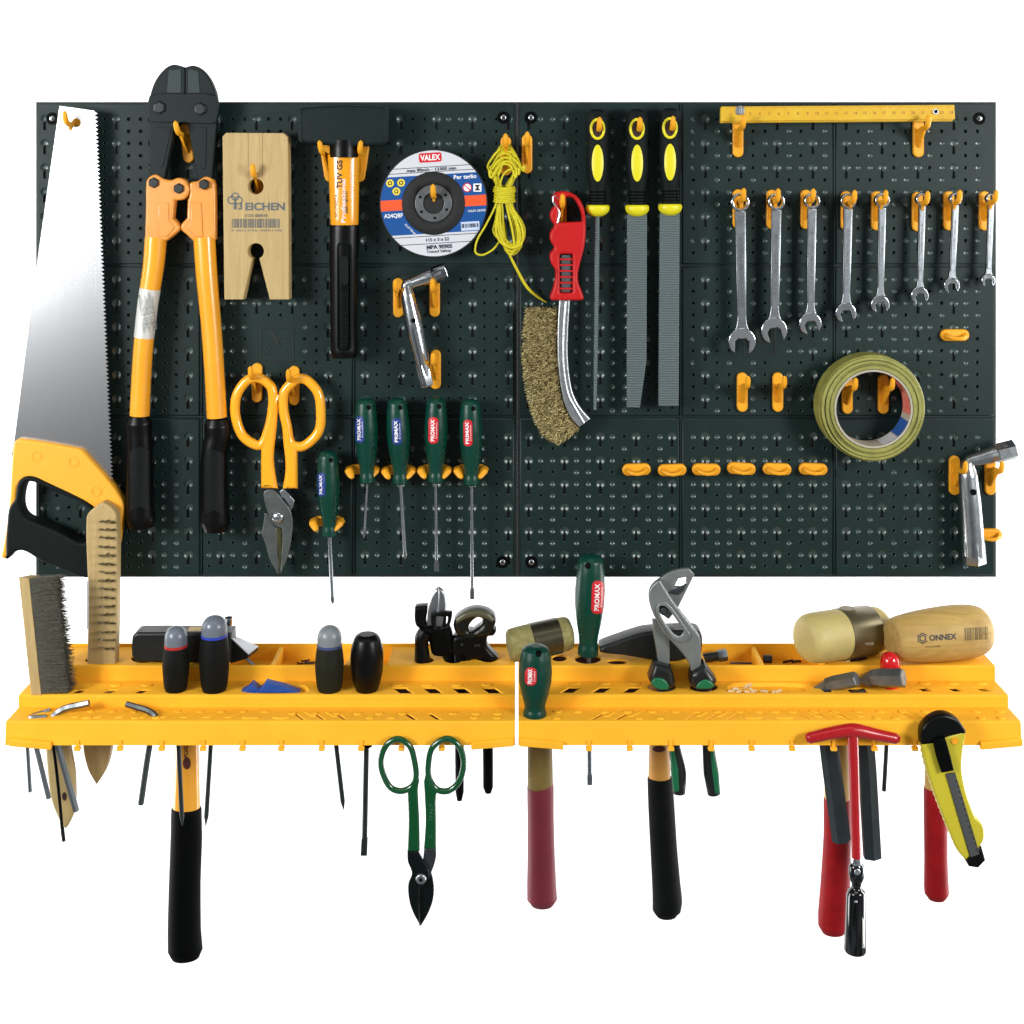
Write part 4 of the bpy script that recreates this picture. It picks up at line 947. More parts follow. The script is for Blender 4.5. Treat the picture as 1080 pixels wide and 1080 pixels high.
for k in range(24):
    x = 771+k*10.1; text_on(m, str(k+1), x, 120.2-(x-761)*.007, 4.2, tr, .4, .01, lift=.15)
obj('scale', m, mat('rule_print', (150, 84, 26), .5), a)
m = M(); plate(m, [circ(987, 117.7, 3.1), circ(987, 117.7, 1.9)], 24.8, 25.6, .2); obj('rivet_ring', m, STEEL, t)
m = M(); plate(m, circ(987, 117.7, 1.95), 24.8, 25.15, 0); obj('rivet_hole', m, BLACK, t)
m = M(); plate(m, rrect(776, 112.5, 785, 121, 2), 25, 26, .3); plate(m, [[(779.5, 111.5), (782, 111.5), (782, 121), (779.5, 121)]], 25.8, 27, .3); obj('hinge_clip', m, STEEL, t)

# ---- spanners
def spanner(label, ring, ro, wd, op, rh, jaw, d):
    t = thing('spanner', label, 'spanner', P(op[0], op[1]+rh, d), 'combination spanners in falling size')
    x0, y0 = ring; x1, y1 = op; ux, uy = x1-x0, y1-y0; L = hypot(ux, uy); ux, uy = ux/L, uy/L; nx, ny = -uy, ux
    m = M(); plate(m, [circ(x0, y0, ro, n=36), circ(x0, y0, ro*.66, n=24)], d-2, d+5.5, 1.1); obj('ring_end', m, CHROME, t)
    a, b = ro*.92, L-rh*.75; w0, w1 = wd*.54, wd*.46
    lp = [(x0+ux*s+nx*w, y0+uy*s+ny*w) for s, w in ((a, -w0), (b, -w1), (b, w1), (a, w0))]
    m = M(); plate(m, [lp], d-1.5, d+3, 1.1); bar = obj('shank', m, SPAN, t)
    e = wd*.17; lp2 = [(x0+ux*s+nx*w, y0+uy*s+ny*w) for s, w in ((a+6, -w0+e), (b-8, -w1+e), (b-8, w1-e), (a+6, w0-e))]
    m = M(); plate(m, [lp2], d+2, d+3.35, .3); pan = obj('raised_panel', m, SPAN, t)
    # open end: head outline with a jaw cut in direction jaw (deg from straight down)
    ja = atan2(uy, ux)+radians(jaw); pts = []; g = rh*.50
    n = 30; a0 = math.asin(g/rh)*1.02
    for k in range(n+1):
        th = ja+a0+(2*pi-2*a0)*k/n; rr_ = rh*(1.0+.05*cos(th-ja-pi)); pts.append((x1+rr_*cos(th), y1+rr_*sin(th)))
    jx, jy = cos(ja), sin(ja); kx, ky = -jy, jx; dp_ = -rh*.25
    pts += [(x1+jx*dp_*.2-kx*g, y1+jy*dp_*.2-ky*g), (x1+jx*dp_-kx*g*.55, y1+jy*dp_-ky*g*.55), (x1+jx*dp_+kx*g*.55, y1+jy*dp_+ky*g*.55), (x1+jx*dp_*.2+kx*g, y1+jy*dp_*.2+ky*g)]
    # neck blend
    m = M(); plate(m, pts, d-2, d+4, 1.2); obj('open_end', m, CHROME, t)
    s0 = L-rh*1.9; lp3 = sm([(x0+ux*s0+nx*w1*.98, y0+uy*s0+ny*w1*.98, 1), (x0+ux*s0-nx*w1*.98, y0+uy*s0-ny*w1*.98, 1), (x1-ux*rh*1.15-nx*w1*1.25, y1-uy*rh*1.15-ny*w1*1.25), (x1-ux*rh*.5-nx*rh*.78, y1-uy*rh*.5-ny*rh*.78, 1), (x1-ux*rh*.5+nx*rh*.78, y1-uy*rh*.5+ny*rh*.78, 1), (x1-ux*rh*1.15+nx*w1*1.25, y1-uy*rh*1.15+ny*w1*1.25)], 4)
    m = M(); plate(m, lp3, d-1.7, d+3.2, 1.1); obj('neck', m, SPAN, t)
    m = M(); tr_ = bvh([pan]); ang = 90-math.degrees(atan2(uy, ux))
    text_on(m, 'DIN 3113   CHROME VANADIUM', (x0+x1)/2, (y0+y1)/2, wd*.42, tr_, 90+ang if False else -math.degrees(atan2(uy, ux))+180, .01, fit=L*.5, lift=.12); obj('stamping', m, mat('stamp_grey', (104, 108, 110), .5, .8), pan)
SP = [((781, 213.4), 9.9, 10.6, (783, 361), 14.6, 2), ((819.3, 212.8), 9, 10, (817, 349.5), 14, -14), ((857, 212), 8.5, 9, (855.2, 342), 12, -14), ((895.2, 212), 8.3, 8.8, (892.6, 330.5), 11, -13),
      ((931.2, 211.5), 8, 7.6, (928.8, 321.5), 10, -13), ((973.4, 210.4), 7, 6.8, (970.5, 312), 9.4, -15), ((1008.6, 210), 6.6, 6.8, (1004.2, 301.5), 8.4, -13), ((1046, 209.6), 5.6, 6, (1042.8, 296.5), 7.4, -10)]
LB = ['largest combination spanner, leftmost, its open end lowest', 'second largest combination spanner, ring end at the left of three wide-set hooks', 'third largest spanner, just left of the panel groove', 'fourth spanner from the left, just right of the panel groove',
      'fifth spanner from the left, middle-sized', 'sixth spanner from the left, short with a slim shank', 'second smallest spanner, right of the sixth one', 'smallest spanner, hanging at the right edge of the panel']
LB[1] = 'second largest combination spanner, beside the largest one'
for (a, b, c, e, f, g), lb in zip(SP, LB): spanner(lb, a, b, c, e, f, g, 16)

# ---- tape roll
t = thing('tape_roll', 'large roll of worn olive-yellow adhesive tape hanging on two hooks', 'tape', P(920, 487, 20))
TX, TY = 921.3, 431.5; df, db = 38., 10.
TAPE = mat('tape_olive', (152, 152, 78), .5, bump=.6, bscale=60, stretch=(1, 1, 1), var=.3, vscale=60, col2=(120, 118, 52))
q0 = P(TX, TY, df); s_ = PM(df); tb = []
def ring_mesh(m, c, dfr, dbk, ro, ri, n=96, jit=0, seed=0):
    r = random.Random(seed); ph = [r.uniform(0, 6.28) for _ in range(4)]
    def rad(R, a): return R+jit*(sin(a+ph[0])+.5*sin(3*a+ph[1]))*.5
    vs = []; 
    prof = [(ro, dbk), (ro, dfr-.6), (ro-.5, dfr), (ri+.4, dfr), (ri, dfr-.5), (ri, dbk)]
    for k in range(n):
        a = 2*pi*k/n
        for R, d in prof: rr = rad(R, a)*.001 if R > ri+.41 else R*.001; vs.append((c.x+rr*cos(a), -d*.001, c.z+rr*sin(a)))
    L = len(prof); m.add(vs, [(k*L+i, k*L+(i+1) % L, ((k+1) % n)*L+(i+1) % L, ((k+1) % n)*L+i) for k in range(n) for i in range(L)])
layers = [(54.6, 53.2, 34.6, 0), (53.1, 50.2, 37.0, 2), (50.1, 49.7, 35.8, 1), (49.6, 46.6, 37.4, 4), (46.5, 46.2, 36.6, 3), (46.1, 45.3, 37.8, 6), (45.2, 44.9, 36.9, 5), (44.8, 40.9, 38.0, 8)]
TAPD = mat('tape_edge_dark', (108, 104, 56), .6, var=.4, vscale=200)
for ro, ri, dfr, sd in layers:
    m = M(); ring_mesh(m, q0, dfr, db, ro, ri, jit=1.1, seed=sd); obj('tape_layer', m, TAPD if sd in (1, 3, 5) else TAPE, t)
m = M(); ring_mesh(m, q0, df+.5, db, 40.5, 38.2); cr_ = obj('cardboard_core', m, mat('core_card', (170, 164, 146), .8, bump=.3, bscale=600), t)
def core_patch(nm, a0, a1, mt):
    m = M(); vs = []; n = 14
    for k in range(n+1):
        a = radians(a0+(a1-a0)*k/n)
        for d in (db+1, df-.8): vs.append((q0.x+.0379*cos(a), -d*.001, q0.z+.0379*sin(a)))
    m.add(vs, [(2*k, 2*k+1, 2*k+3, 2*k+2) for k in range(n)]); return obj(nm, m, mt, cr_)
core_patch('red_print', -10, 75, mat('core_red', (200, 50, 44), .6, var=.5, vscale=150, col2=(222, 150, 130))); core_patch('blue_print', -48, -20, mat('core_blue', (30, 84, 160), .6)); core_patch('pale_print', -75, -50, mat('core_pale', (196, 202, 206), .6))

# ---- yellow-handled snips
t = thing('tin_snips', 'snips with two yellow loop handles and grey blades hanging on two hooks', 'snips', P(295, 607, 18))
SN = mat('dipped_yellow', (250, 172, 34), .25, spec=.5, coat=.5)
def zz(p): return [(220+q[0]/4.5, 330+q[1]/4.5)+tuple(q[2:]) for q in p]
d = 19
m = M(); ptube(m, zz([(172, 330), (131, 400), (130, 500), (168, 590), (245, 628), (282, 560), (304, 450), (300, 360), (262, 318), (215, 308)]), d, 5.1, 16, closed=True)
plate(m, sm(zz([(256, 590, 1), (290, 470), (320, 380, 1), (331, 420, 1), (318, 560), (306, 700), (326, 838, 1), (246, 836, 1), (246, 660)]), 5), d-4.5, d+4.5, 4); obj('handle', m, SN, t)
m = M(); ptube(m, zz([(398, 330), (360, 375), (355, 450), (372, 540), (392, 622), (450, 632), (522, 562), (532, 460), (518, 378), (470, 322), (430, 312)]), d, 5.1, 16, closed=True)
plate(m, sm(zz([(336, 400, 1), (346, 390, 1), (372, 540), (392, 590), (418, 650, 1), (420, 838, 1), (348, 838, 1), (362, 740), (350, 600)]), 5), d-4.5, d+4.5, 4); obj('handle', m, SN, t)
def zs(p): return [(240+q[0]/7.714, 480+q[1]/7.714)+tuple(q[2:]) for q in p]
GS = mat('snip_steel', (112, 118, 116), .4, .75, bump=.2, bscale=500, var=.3, vscale=70)
m = M(); plate(m, sm(zs([(300, 470, 1), (290, 560), (270, 640, 1), (300, 700), (345, 850), (410, 970, 1), (425, 900), (398, 600), (370, 560, 1), (330, 480, 1)]), 4), 15, 19, .8); obj('lower_blade', m, GS, t)
m = M(); plate(m, sm(zs([(295, 300), (330, 283), (380, 290), (450, 370), (510, 450), (530, 560), (515, 700), (480, 850), (430, 960, 1), (440, 800), (440, 600), (400, 585), (360, 545), (320, 450), (296, 370)]), 4), 19.2, 22.5, .9); obj('hooked_blade', m, GS, t)
m = M(); plate(m, [zs([(420, 300), (455, 270), (545, 370), (525, 445)])], 15, 19.5, .8); obj('steel_tang', m, STEEL, t)
m = M(); plate(m, [zs([(395, 585), (438, 600), (440, 800), (425, 955), (405, 800)])], 15, 19, .4); obj('blade_bevel', m, mat('snip_bevel', (74, 72, 40), .5, .4), t)
m = M(); c = P(240+410/7.714, 480+508/7.714, 22.3); lathe(m, c, c+Vector((0, -.0032, 0)), [(0, 5.9), (.4, 5.6), (.8, 4), (1, 1.5)], 24); obj('pivot', m, CHROME, t)

# ---- screwdrivers in fork clips
def screwdriver(label, xt, yt, xb, yb, xs, ys, d, lab, lt, words, tipw=0, rs=1.5, k=1., group='green-handled screwdrivers', d2=None, shaft_from=None, lw=9, ll=28, llx=0):
    d2 = d if d2 is None else d2
    t = thing('screwdriver', label, 'screwdriver', P(xs, ys, d2), group)
    f = lambda u: (xt+(xb-xt)*u, yt+(yb-yt)*u)
    prof = [(0, 4), (.012, 7), (.05, 9.6), (.16, 11.0), (.35, 12.1), (.5, 11.8), (.68, 9.8), (.82, 7.7), (.88, 7.4), (.93, 8.2), (.985, 8.4), (1, 7)]
    m = M(); ptube(m, [f(u) for u, r_ in prof], [d+(d2-d)*u*.5 for u, r_ in prof], [r_*k for u, r_ in prof], 28, seg=4); h = obj('handle', m, GREEN, t)
    m = M(); e = f(1.); s0 = shaft_from or e
    L = hypot(xs-s0[0], ys-s0[1]); at = lambda q: (s0[0]+(xs-s0[0])*q, s0[1]+(ys-s0[1])*q)
    dm = d+(d2-d)*.5
    if tipw:
        q = 1-12/L
        tube(m, [P(*at(0), dm-.0), P(*at(q), d2)], rs, 12)
        A, B, C = P(*at(q), d2), P(*at(q+(1-q)*.4), d2), P(*at(1), d2)
        for a_, b_, wa, wb, ta, tb_ in ((A, B, rs, tipw, rs, rs*.7), (B, C, tipw, tipw*.9, rs*.7, .35)):
            solid(m, [b_+Vector((-wb, tb_, 0))*.001, b_+Vector((wb, tb_, 0))*.001, b_+Vector((wb, -tb_, 0))*.001, b_+Vector((-wb, -tb_, 0))*.001,
                      a_+Vector((-wa, ta, 0))*.001, a_+Vector((wa, ta, 0))*.001, a_+Vector((wa, -ta, 0))*.001, a_+Vector((-wa, -ta, 0))*.001])
    else: lathe(m, P(*at(0), dm), P(*at(1), d2), [(0, rs), (1-9/L, rs), (1-7/L, rs*1.15), (1-2.5/L, rs*.8), (1, .3)], 12, smooth=False)
    obj('shaft', m, mat('blade_steel', (150, 156, 160), .3, .9, var=.2, vscale=200) if d < 40 else mat('shaft_dark', (44, 52, 50), .4, .5), t)
    # rows of small grip dimples (raised beads) and hanging hole
    m = M()
    for q in range(9):
        u = .14+q*.082; c = f(u); rr_ = [r_ for uu, r_ in prof if uu <= u][-1]*k
        cc = P(c[0]+rr_*.62*(1 if llx <= 0 else -1), c[1], d+rr_*.76); lathe(m, cc+Vector((0, .0008, 0)), cc-Vector((0, .0003, 0)), [(0, 1.1), (.6, .95), (1, .35)], 8)
    obj('grip_beads', m, GREEN, h)
    hx, hy = f(.11); m = M(); vs, fs = patch(circ(hx+3.2*(1 if llx <= 0 else -1), hy, 2.4*k, 2.8*k, 16), hx+3.2*(1 if llx <= 0 else -1), hy, 3); m.add(drape(vs, bvh([h]), .2, 30), fs); obj('hanging_hole', m, BLACK, h)
    lx, ly = lab; a = -math.degrees(atan2(xb-xt, yb-yt))
    tr_ = bvh([h]); lp = rotp(rrect(lx-lw/2, ly-ll/2, lx+lw/2, ly+ll/2, lw*.42), lx, ly, a); vs, fs = patch(lp, lx, ly, 7); m = M(); m.add(drape(vs, tr_, .25, 30), fs); lo = obj('label', m, LBL_RED if lt else LBL_BLUE, t)
    m = M(); text_on(m, words, lx-.6*0-.8, ly, lw*.52, tr_, 90-a, .03, fit=ll*.82, lift=.42)
    if lw > 8.9: text_on(m, 'Crossline', lx+lw*.3, ly, lw*.22, tr_, 90-a, .0, fit=ll*.6, lift=.42)
    obj('print', m, PRINT_WHT, lo); return t
screwdriver('lowest green screwdriver on the panel, blue label, below the snips hook row', 345.5, 475.5, 347.5, 565, 351, 637, 20, (339, 511), 0, 'PRIMAX', 0, 2.1, .98, lw=8, ll=25)
screwdriver('green screwdriver with blue label and the thinnest shaft, first of the row of four', 385.5, 420, 387.5, 509, 384, 568, 20, (379.2, 453), 0, 'PROMAX', 0, 1.3, 1.0, lw=9.4, ll=28)
screwdriver('green screwdriver with blue label and slanting shaft, second of the row of four', 418.5, 420, 422.5, 510, 427.5, 590, 20, (418.5, 455), 0, 'PRIMAX', 0, 2.0, 1.0, lw=10, ll=28)
screwdriver('green screwdriver with red label and flat tip, third of the row of four', 460, 419, 459.5, 508.5, 460.5, 602.5, 20, (457, 454), 1, 'PROMAX', 2.6, 1.6, 1.0, lw=10.5, ll=28)
screwdriver('green screwdriver with red label and longest shaft reaching below the panel, last of the row', 496, 421, 497.5, 511, 498, 632, 20, (493.5, 456.7), 1, 'PRIMAX', 2.3, 1.7, 1.0, lw=9.5, ll=28)
MATS['blade_steel'].name = 'blade_steel'
# ================================================================ tools standing in and hanging from the shelves
HAMBLK = mat('forged_black', (20, 26, 25), .42, .1, bump=.1, bscale=500, var=.25, vscale=60)
# ---- wood-backed wire brush seen from the side (far left)
t = thing('block_wire_brush', 'wooden wire brush with dense dark bristles, standing at the left end of the shelf', 'wire brush', P(60, 733, 68), 'wooden wire brushes')
m = M(); solid(m, [P(32.5, 733, 82), P(43.5, 733.5, 82), P(52, 727.5, 58), P(42, 727, 58), P(19.5, 608.5, 82), P(30.5, 610, 82), P(43, 607, 58), P(33, 606, 58)], .8)
wb = obj('wooden_back', m, WOOD, t)
m = M(); plate(m, sm([(50, 730), (64, 728), (70, 752), (73, 788), (78, 820), (77.5, 856), (71, 872), (68, 874.5), (61.5, 865), (52.8, 842), (48.5, 805), (47.5, 786)], 5), 58, 68, 3); 
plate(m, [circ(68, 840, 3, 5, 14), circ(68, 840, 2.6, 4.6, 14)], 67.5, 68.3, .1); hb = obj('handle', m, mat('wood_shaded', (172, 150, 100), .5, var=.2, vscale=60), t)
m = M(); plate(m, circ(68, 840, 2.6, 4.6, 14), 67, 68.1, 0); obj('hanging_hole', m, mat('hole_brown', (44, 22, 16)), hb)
r = random.Random(5); m = M()
for k in range(5200):
    u, v = r.random(), r.random()
    if k % 4: v = 1-v*v*.5
    y = 610.5+u*121; xw = 31+(y-610)*.105+(1-v)*11; d = 58+v*24; L = r.uniform(25, 29)*(1 if r.random() < .8 else r.uniform(.85, 1.12))
    a = P(xw, y-(1-v)*3.4, d); b = P(xw+L, y-(1-v)*3.4-2+r.gauss(0, 1.3), d+r.gauss(0, 1.5)); mid = (a+b)/2+Vector((0, 0, r.gauss(0, .0006)))
    hair(m, a, mid, .24, .24); hair(m, mid, b, .24, .18)
obj('bristles', m, mat('bristle_wire', (124, 124, 112), .5, .1, var=.7, vscale=700), t)

# ---- second wood brush, standing upright, tufts towards the viewer
t = thing('block_wire_brush', 'tall wooden wire brush with rows of separate tufts, in front of the saw handle', 'wire brush', P(106, 703, 34), 'wooden wire brushes')
m = M(); plate(m, sm([(91, 546), (98.5, 536), (108.5, 530, 1), (118, 536), (123, 546), (123.3, 620), (121.5, 704), (118, 745), (116.5, 786), (111, 812), (101.7, 828, 1), (92.5, 812), (87, 786), (89, 745), (91.5, 704), (92.5, 620)], 5), 27, 41, 1.6)
obj('wooden_back', m, WOOD, t)
r = random.Random(6); m = M()
for row in range(16):
    y = 549.5+row*8.95
    for c in range(3):
        x = 104.5+c*6.6+r.uniform(-.6, .6); yy = y+r.uniform(-.8, .8)+c*.4; k0 = r.uniform(-.8, .8)
        for q in range(13):
            a = P(x+r.gauss(0, .5), yy+r.gauss(0, .5), 40); b = P(x+3.5+r.gauss(0, 1.0), yy-.2+k0+r.gauss(0, .9), 52+r.uniform(-2, 1)); hair(m, a, b, .26, .2)
obj('bristle_tufts', m, mat('tuft_wire', (104, 92, 58), .45, .5, var=.5, vscale=900), t)
m = M(); plate(m, rrect(91.6, 612, 93.6, 664, .8), 33, 41.6, .2); obj('side_sticker', m, PRINT_WHT, t)

# ---- hex keys at the left end
def rod(m, px, ds, r, n=6): return ptube(m, px, ds, r, n, seg=5)
HX = mat('hex_key_steel', (118, 124, 128), .35, .8, var=.15, vscale=200)
HXD = mat('hex_key_dark', (70, 76, 76), .4, .6)
for pts, ds, r_, mt, lb in (
    ([(53, 748.5), (44, 751.5), (33, 755), (28.5, 757.5), (27.5, 762), (28.5, 785), (31.5, 835)], [90, 92, 98, 102, 102, 100, 99], 2.1, HX, 'thin hex key whose leg hangs furthest left below the shelf'),
    ([(49, 756), (40, 756.5), (32, 757.2), (31, 761), (37.5, 785), (51.5, 842)], [104, 105, 106, 106, 104, 102], 2.4, HX, 'second hex key from the left, its bright leg slanting below the shelf'),
    ([(94, 741.5), (82, 744), (69, 747), (60, 752), (54.5, 759), (55.5, 766), (62, 790), (80.5, 855)], [96, 96, 97, 99, 102, 102, 98, 92], 3.3, HX, 'thick bent hex key lying on the lowest step, its leg before the brush handle'),
    ([(133, 742.5), (145, 746), (157, 750), (164, 756), (163, 766), (158, 785), (148.5, 848)], [94, 96, 99, 104, 104, 102, 98], 2.9, HXD, 'hex key with a short bright arm, right of the wooden brush point')):
    m = M(); rod(m, pts, ds, r_); o = obj('hex_key', m, mt, None, P(*pts[0], ds[0])); tag(o, lb, 'hex key', 'hex keys at the left end')
t = thing('scriber', 'thin black needle-like scriber hanging in front of the wooden brush handle', 'scriber', P(67, 887, 76)); m = M(); ptube(m, [(50, 760), (56, 786), (62, 835), (66, 880)], 88, [1.5, 1.6, 1.6, 1.6], 8); obj('needle', m, BLACK, t)
m = M(); ptube(m, [(65.7, 873), (67.3, 887)], 88, 1.9, 8); obj('tip', m, BLUEBLK, t)

# ---- hammer with black head at the left
t = thing('machinist_hammer', 'hammer with black block head and yellow shaft, behind two grey-capped handles', 'hammer', P(196, 1010, 24))
m = M(); plate(m, sm([(139, 673), (141.5, 669), (146, 667.5), (244, 668, 1), (245, 699, 1), (144, 698.5), (140, 695), (138.6, 690)], 4), 18, 42, 2.5)
solid(m, [P(243, 699, 20), P(243, 700, 41), P(261, 694.5, 44), P(272, 686, 22), P(243, 668.5, 20), P(243, 672, 41), P(262, 690.5, 44), P(272.6, 682, 22)], .6); obj('head', m, HAMBLK, t)
m = M(); solid(m, [P(243.3, 671, 22), P(243.5, 675, 42.2), P(262, 691, 44.4), P(272.3, 683, 22.4), P(243, 668.2, 19.6), P(243, 671.6, 41.4), P(262, 690, 44.4), P(272.8, 681.5, 21.6)], .3); obj('peen_face', m, STEEL, t)
hz = -483.6
m = M(); hplate(m, [[(X_at(199, 30), 24), (X_at(213, 30), 24), (X_at(213, 30), 36), (X_at(199, 30), 36)]], hz+1.2, 1.5, .4); obj('shaft_end', m, WOOD, t)
m = M(); hplate(m, [[(X_at(160, 30), 27), (X_at(175, 30), 27), (X_at(175, 30), 33), (X_at(160, 30), 33)]], hz+.8, 1.2, .3); obj('stamped_mark', m, BLACK, t)
m = M(); ptube(m, [(197, 698), (197, 760), (197.2, 786), (197, 820), (196.6, 853)], 28, [11, 11.5, 12.2, 13, 14.2], 26, flat=.7); ys = obj('shaft', m, mat('shaft_yellow', (226, 158, 44), .3, coat=.4, var=.12, vscale=30), t)
m = M(); ptube(m, [(196.6, 851.5), (196.6, 853), (196.5, 885), (195, 930), (194.5, 980), (195.5, 1002), (196, 1010)], 28, [14.6, 15.6, 16.2, 16.2, 17, 17.8, 14], 26, flat=.7); obj('grip', m, BLACK, t)
m = M(); tr = bvh([ys]); text_on(m, 'PICARD', 196, 792, 6, tr, 90, .03, fit=14, lift=.3); vs, fs = patch(circ(197, 805, 4.2, 6.5, 18), 197, 805, 4); m.add(drape(vs, tr, .3, 30), fs); obj('print', m, mat('print_maroon', (74, 26, 22), .6), ys)
t = thing('socket_piece', 'small chrome socket standing upright behind the blue-ringed handle', 'socket', P(241, 671, 10)); m = M(); ptube(m, [(241.2, 651.5), (241.2, 690)], 10, 5.2, 20); obj('barrel', m, CHROME, t)
m = M(); A = P(241.2, 651.4, 10); lathe(m, A-Vector((0, 0, .001)), A+Vector((0, 0, .0003)), [(0, 3.8), (1, 3.8)], 16, smooth=False); obj('mouth', m, BLACK, t)
m = M(); ptube(m, [(255, 690), (268, 702)], [38, 42], 1.8, 8); o = obj('steel_pin', m, STEEL, None, P(255, 690, 40)); tag(o, 'short bright steel pin under the wedge end of the left hammer', 'pin')

# ---- upright handles with domed caps
def cap_handle(label, x, ytop, ybot, w, d, ring, body, cap, shaft, flat_tip, capf=.29, kind='chisel'):
    t = thing('capped_screwdriver', label, 'screwdriver', P(x, ybot, d), 'stubby dark handles standing on the middle step')
    H = ybot-ytop; yc = ytop+H*capf
    m = M(); lathe(m, P(x, yc, d), P(x, ytop, d), [(0, w*.84, 1), (.4, w*.84), (.62, w*.77), (.8, w*.62), (.93, w*.38), (1, w*.04)], 26); obj('cap', m, cap, t)
    m = M(); lathe(m, P(x, yc+2.4, d), P(x, yc-.3, d), [(0, w*.87), (1, w*.87)], 26, smooth=False); obj('colour_ring', m, ring, t)
    m = M(); lathe(m, P(x, yc+1.5, d), P(x, ybot, d), [(0, w*.85, 1), (.15, w*.93), (.42, w), (.75, w*.93), (.93, w*.86), (.97, w*.8), (1, w*.78)], 28); b = obj('handle', m, body, t)
    m = M(); pts = [P(x, ybot-2, d), P(shaft[0], shaft[1], d)]; L = (pts[1]-pts[0]).length
    if flat_tip:
        u = (pts[1]-pts[0]).normalized(); tube(m, [pts[0], pts[1]-u*.014], flat_tip[0], 10); q = pts[1]-u*.015; fw = flat_tip[1]*.001
        solid(m, [q+Vector((-fw*.8, .002, 0)), q+Vector((fw*.8, .002, 0)), q+Vector((fw*.8, -.002, 0)), q+Vector((-fw*.8, -.002, 0)), pts[1]+Vector((-fw, .0008, 0)), pts[1]+Vector((fw, .0008, 0)), pts[1]+Vector((fw, -.0008, 0)), pts[1]+Vector((-fw, -.0008, 0))])
    else: lathe(m, pts[0], pts[1], [(0, 2.3), (.93, 2.3), (1, .3)], 10, smooth=False)
    obj('shaft', m, mat('shaft_dark', (44, 52, 50), .4, .5), t); return t, b
GC = mat('cap_grey', (104, 112, 122), .3, spec=.5, var=.08)
CH = mat('handle_softblack', (9, 13, 11), .6, spec=.15, bump=.3, bscale=1800, var=.2, vscale=300)
OL = mat('handle_olive', (30, 33, 22), .6, spec=.15, bump=.3, bscale=1800, var=.2, vscale=300)
cap_handle('grey-capped black handle with a red ring, leftmost of the standing handles', 185.5, 660, 727.3, 14.0*.95, 69, mat('ring_red', (170, 34, 30), .4), CH, GC, (192.3, 871), None)
cap_handle('tallest grey-capped black handle with a blue ring, second of the standing handles', 226, 649, 727.3, 15.8*.95, 69, mat('ring_blue', (40, 62, 170), .4), CH, GC, (217, 871), None, .25)
cap_handle('grey-capped olive-dark handle, third of the standing handles', 347.5, 659.5, 727.3, 15.2*.95, 69, mat('ring_slate', (58, 68, 110), .4), OL, mat('cap_grey_light', (118, 126, 130), .35, spec=.5), (362.5, 854), None)
t = thing('capped_screwdriver', 'all-black faceted barrel handle, fourth of the standing handles', 'screwdriver', P(387, 729, 70), 'stubby dark handles standing on the middle step')
m = M(); lathe(m, P(387, 668.5, 69), P(387, 727.3, 69), [(0, 8, 1), (.03, 11), (.1, 13.6), (.3, 16.2), (.5, 16.6), (.72, 15.6), (.92, 12.8), (1, 11, 1)], 14); obj('handle', m, BLACKG, t)
m = M(); ptube(m, [(387, 728), (386.4, 788), (384.5, 888)], 70, 2.7, 10); A, B = P(384.6, 884, 70), P(383.8, 902, 70)
solid(m, [A+Vector((-.003, .002, 0)), A+Vector((.003, .002, 0)), A+Vector((.003, -.002, 0)), A+Vector((-.003, -.002, 0)), B+Vector((-.0031, .0012, 0)), B+Vector((.0031, .0012, 0)), B+Vector((.0031, -.0012, 0)), B+Vector((-.0031, -.0012, 0))]); obj('shaft', m, mat('shaft_dark', (44, 52, 50)), t)
m = M(); ptube(m, [(387.5, 770), (387.3, 787)], 70, 5, 14); obj('bolster', m, BLACK, t)
# blue bits lying in the dish
BLU = mat('blue_plastic', (22, 74, 156), .5, var=.3, vscale=120, bump=.4, bscale=120)
def wedge(lb, pts, d0, d1):
    m = M(); plate(m, pts, d0, d1, .5); o = obj('blue_wedge', m, BLU, None, P(*pts[0], d0)); tag(o, lb, 'wedge', 'blue plastic wedges in the shallow dish')
wedge('smaller blue plastic wedge at the left of the shallow dish', [(251, 731), (259, 727.5), (265.5, 721.5), (272, 727), (276, 731.5)], 62, 74)
wedge('larger folded blue plastic wedge at the right of the shallow dish', [(269, 731), (276.5, 725), (280, 719.5), (300, 724.5), (316, 731)], 66, 76)

# nails and bolts in the top trays
r = random.Random(11); NAIL = mat('nail_dark', (52, 32, 28), .5, .5)
for k, (x, y, a, L) in enumerate([(314, 700, 8, 17), (322, 698.5, -6, 15), (318, 697.5, 20, 9)]):
    m = M(); A = P(x, y, 8); dv = Vector((cos(radians(a)), r.uniform(-.2, .2), sin(radians(a))*.3))*L*.001; tube(m, [A, A+dv], .9, 6); tube(m, [A-dv*.03, A+dv*.03], 2, 8)
    o = obj('nail', m, NAIL, None, A); tag(o, ['longest and lowest of three dark nails in the left top tray', 'middle-sized dark nail of the three in the left top tray', 'shortest and topmost of three dark nails in the left top tray'][k], 'nail', 'dark nails in the left top tray')
t = thing('bolt', 'dark bolt with hexagonal head lying in the right top tray behind the pliers', 'bolt', P(756, 698, 10)); A, B = P(738, 695, 8), P(757, 692, 8)
m = M(); lathe(m, A, B, [(0, 4.8), (1, 4.8)], 14, smooth=False); obj('threaded_shank', m, BLKSTEEL, t); m = M(); C = B+(B-A).normalized()*.010; lathe(m, B, C, [(0, 6.2), (.9, 6.2), (1, 5.4)], 6, smooth=False); obj('bolt_head', m, DKSTEEL, t)
m = M(); A = P(809.5, 695, 8); lathe(m, A+Vector((-.0045, 0, 0)), A+Vector((.0045, 0, 0)), [(0, 3.7), (.1, 4.2), (.9, 4.2), (1, 3.7)], 6, smooth=False); o = obj('nut', m, BLKSTEEL, None, A); tag(o, 'dark hexagonal nut in the right compartment of the right top tray', 'nut')
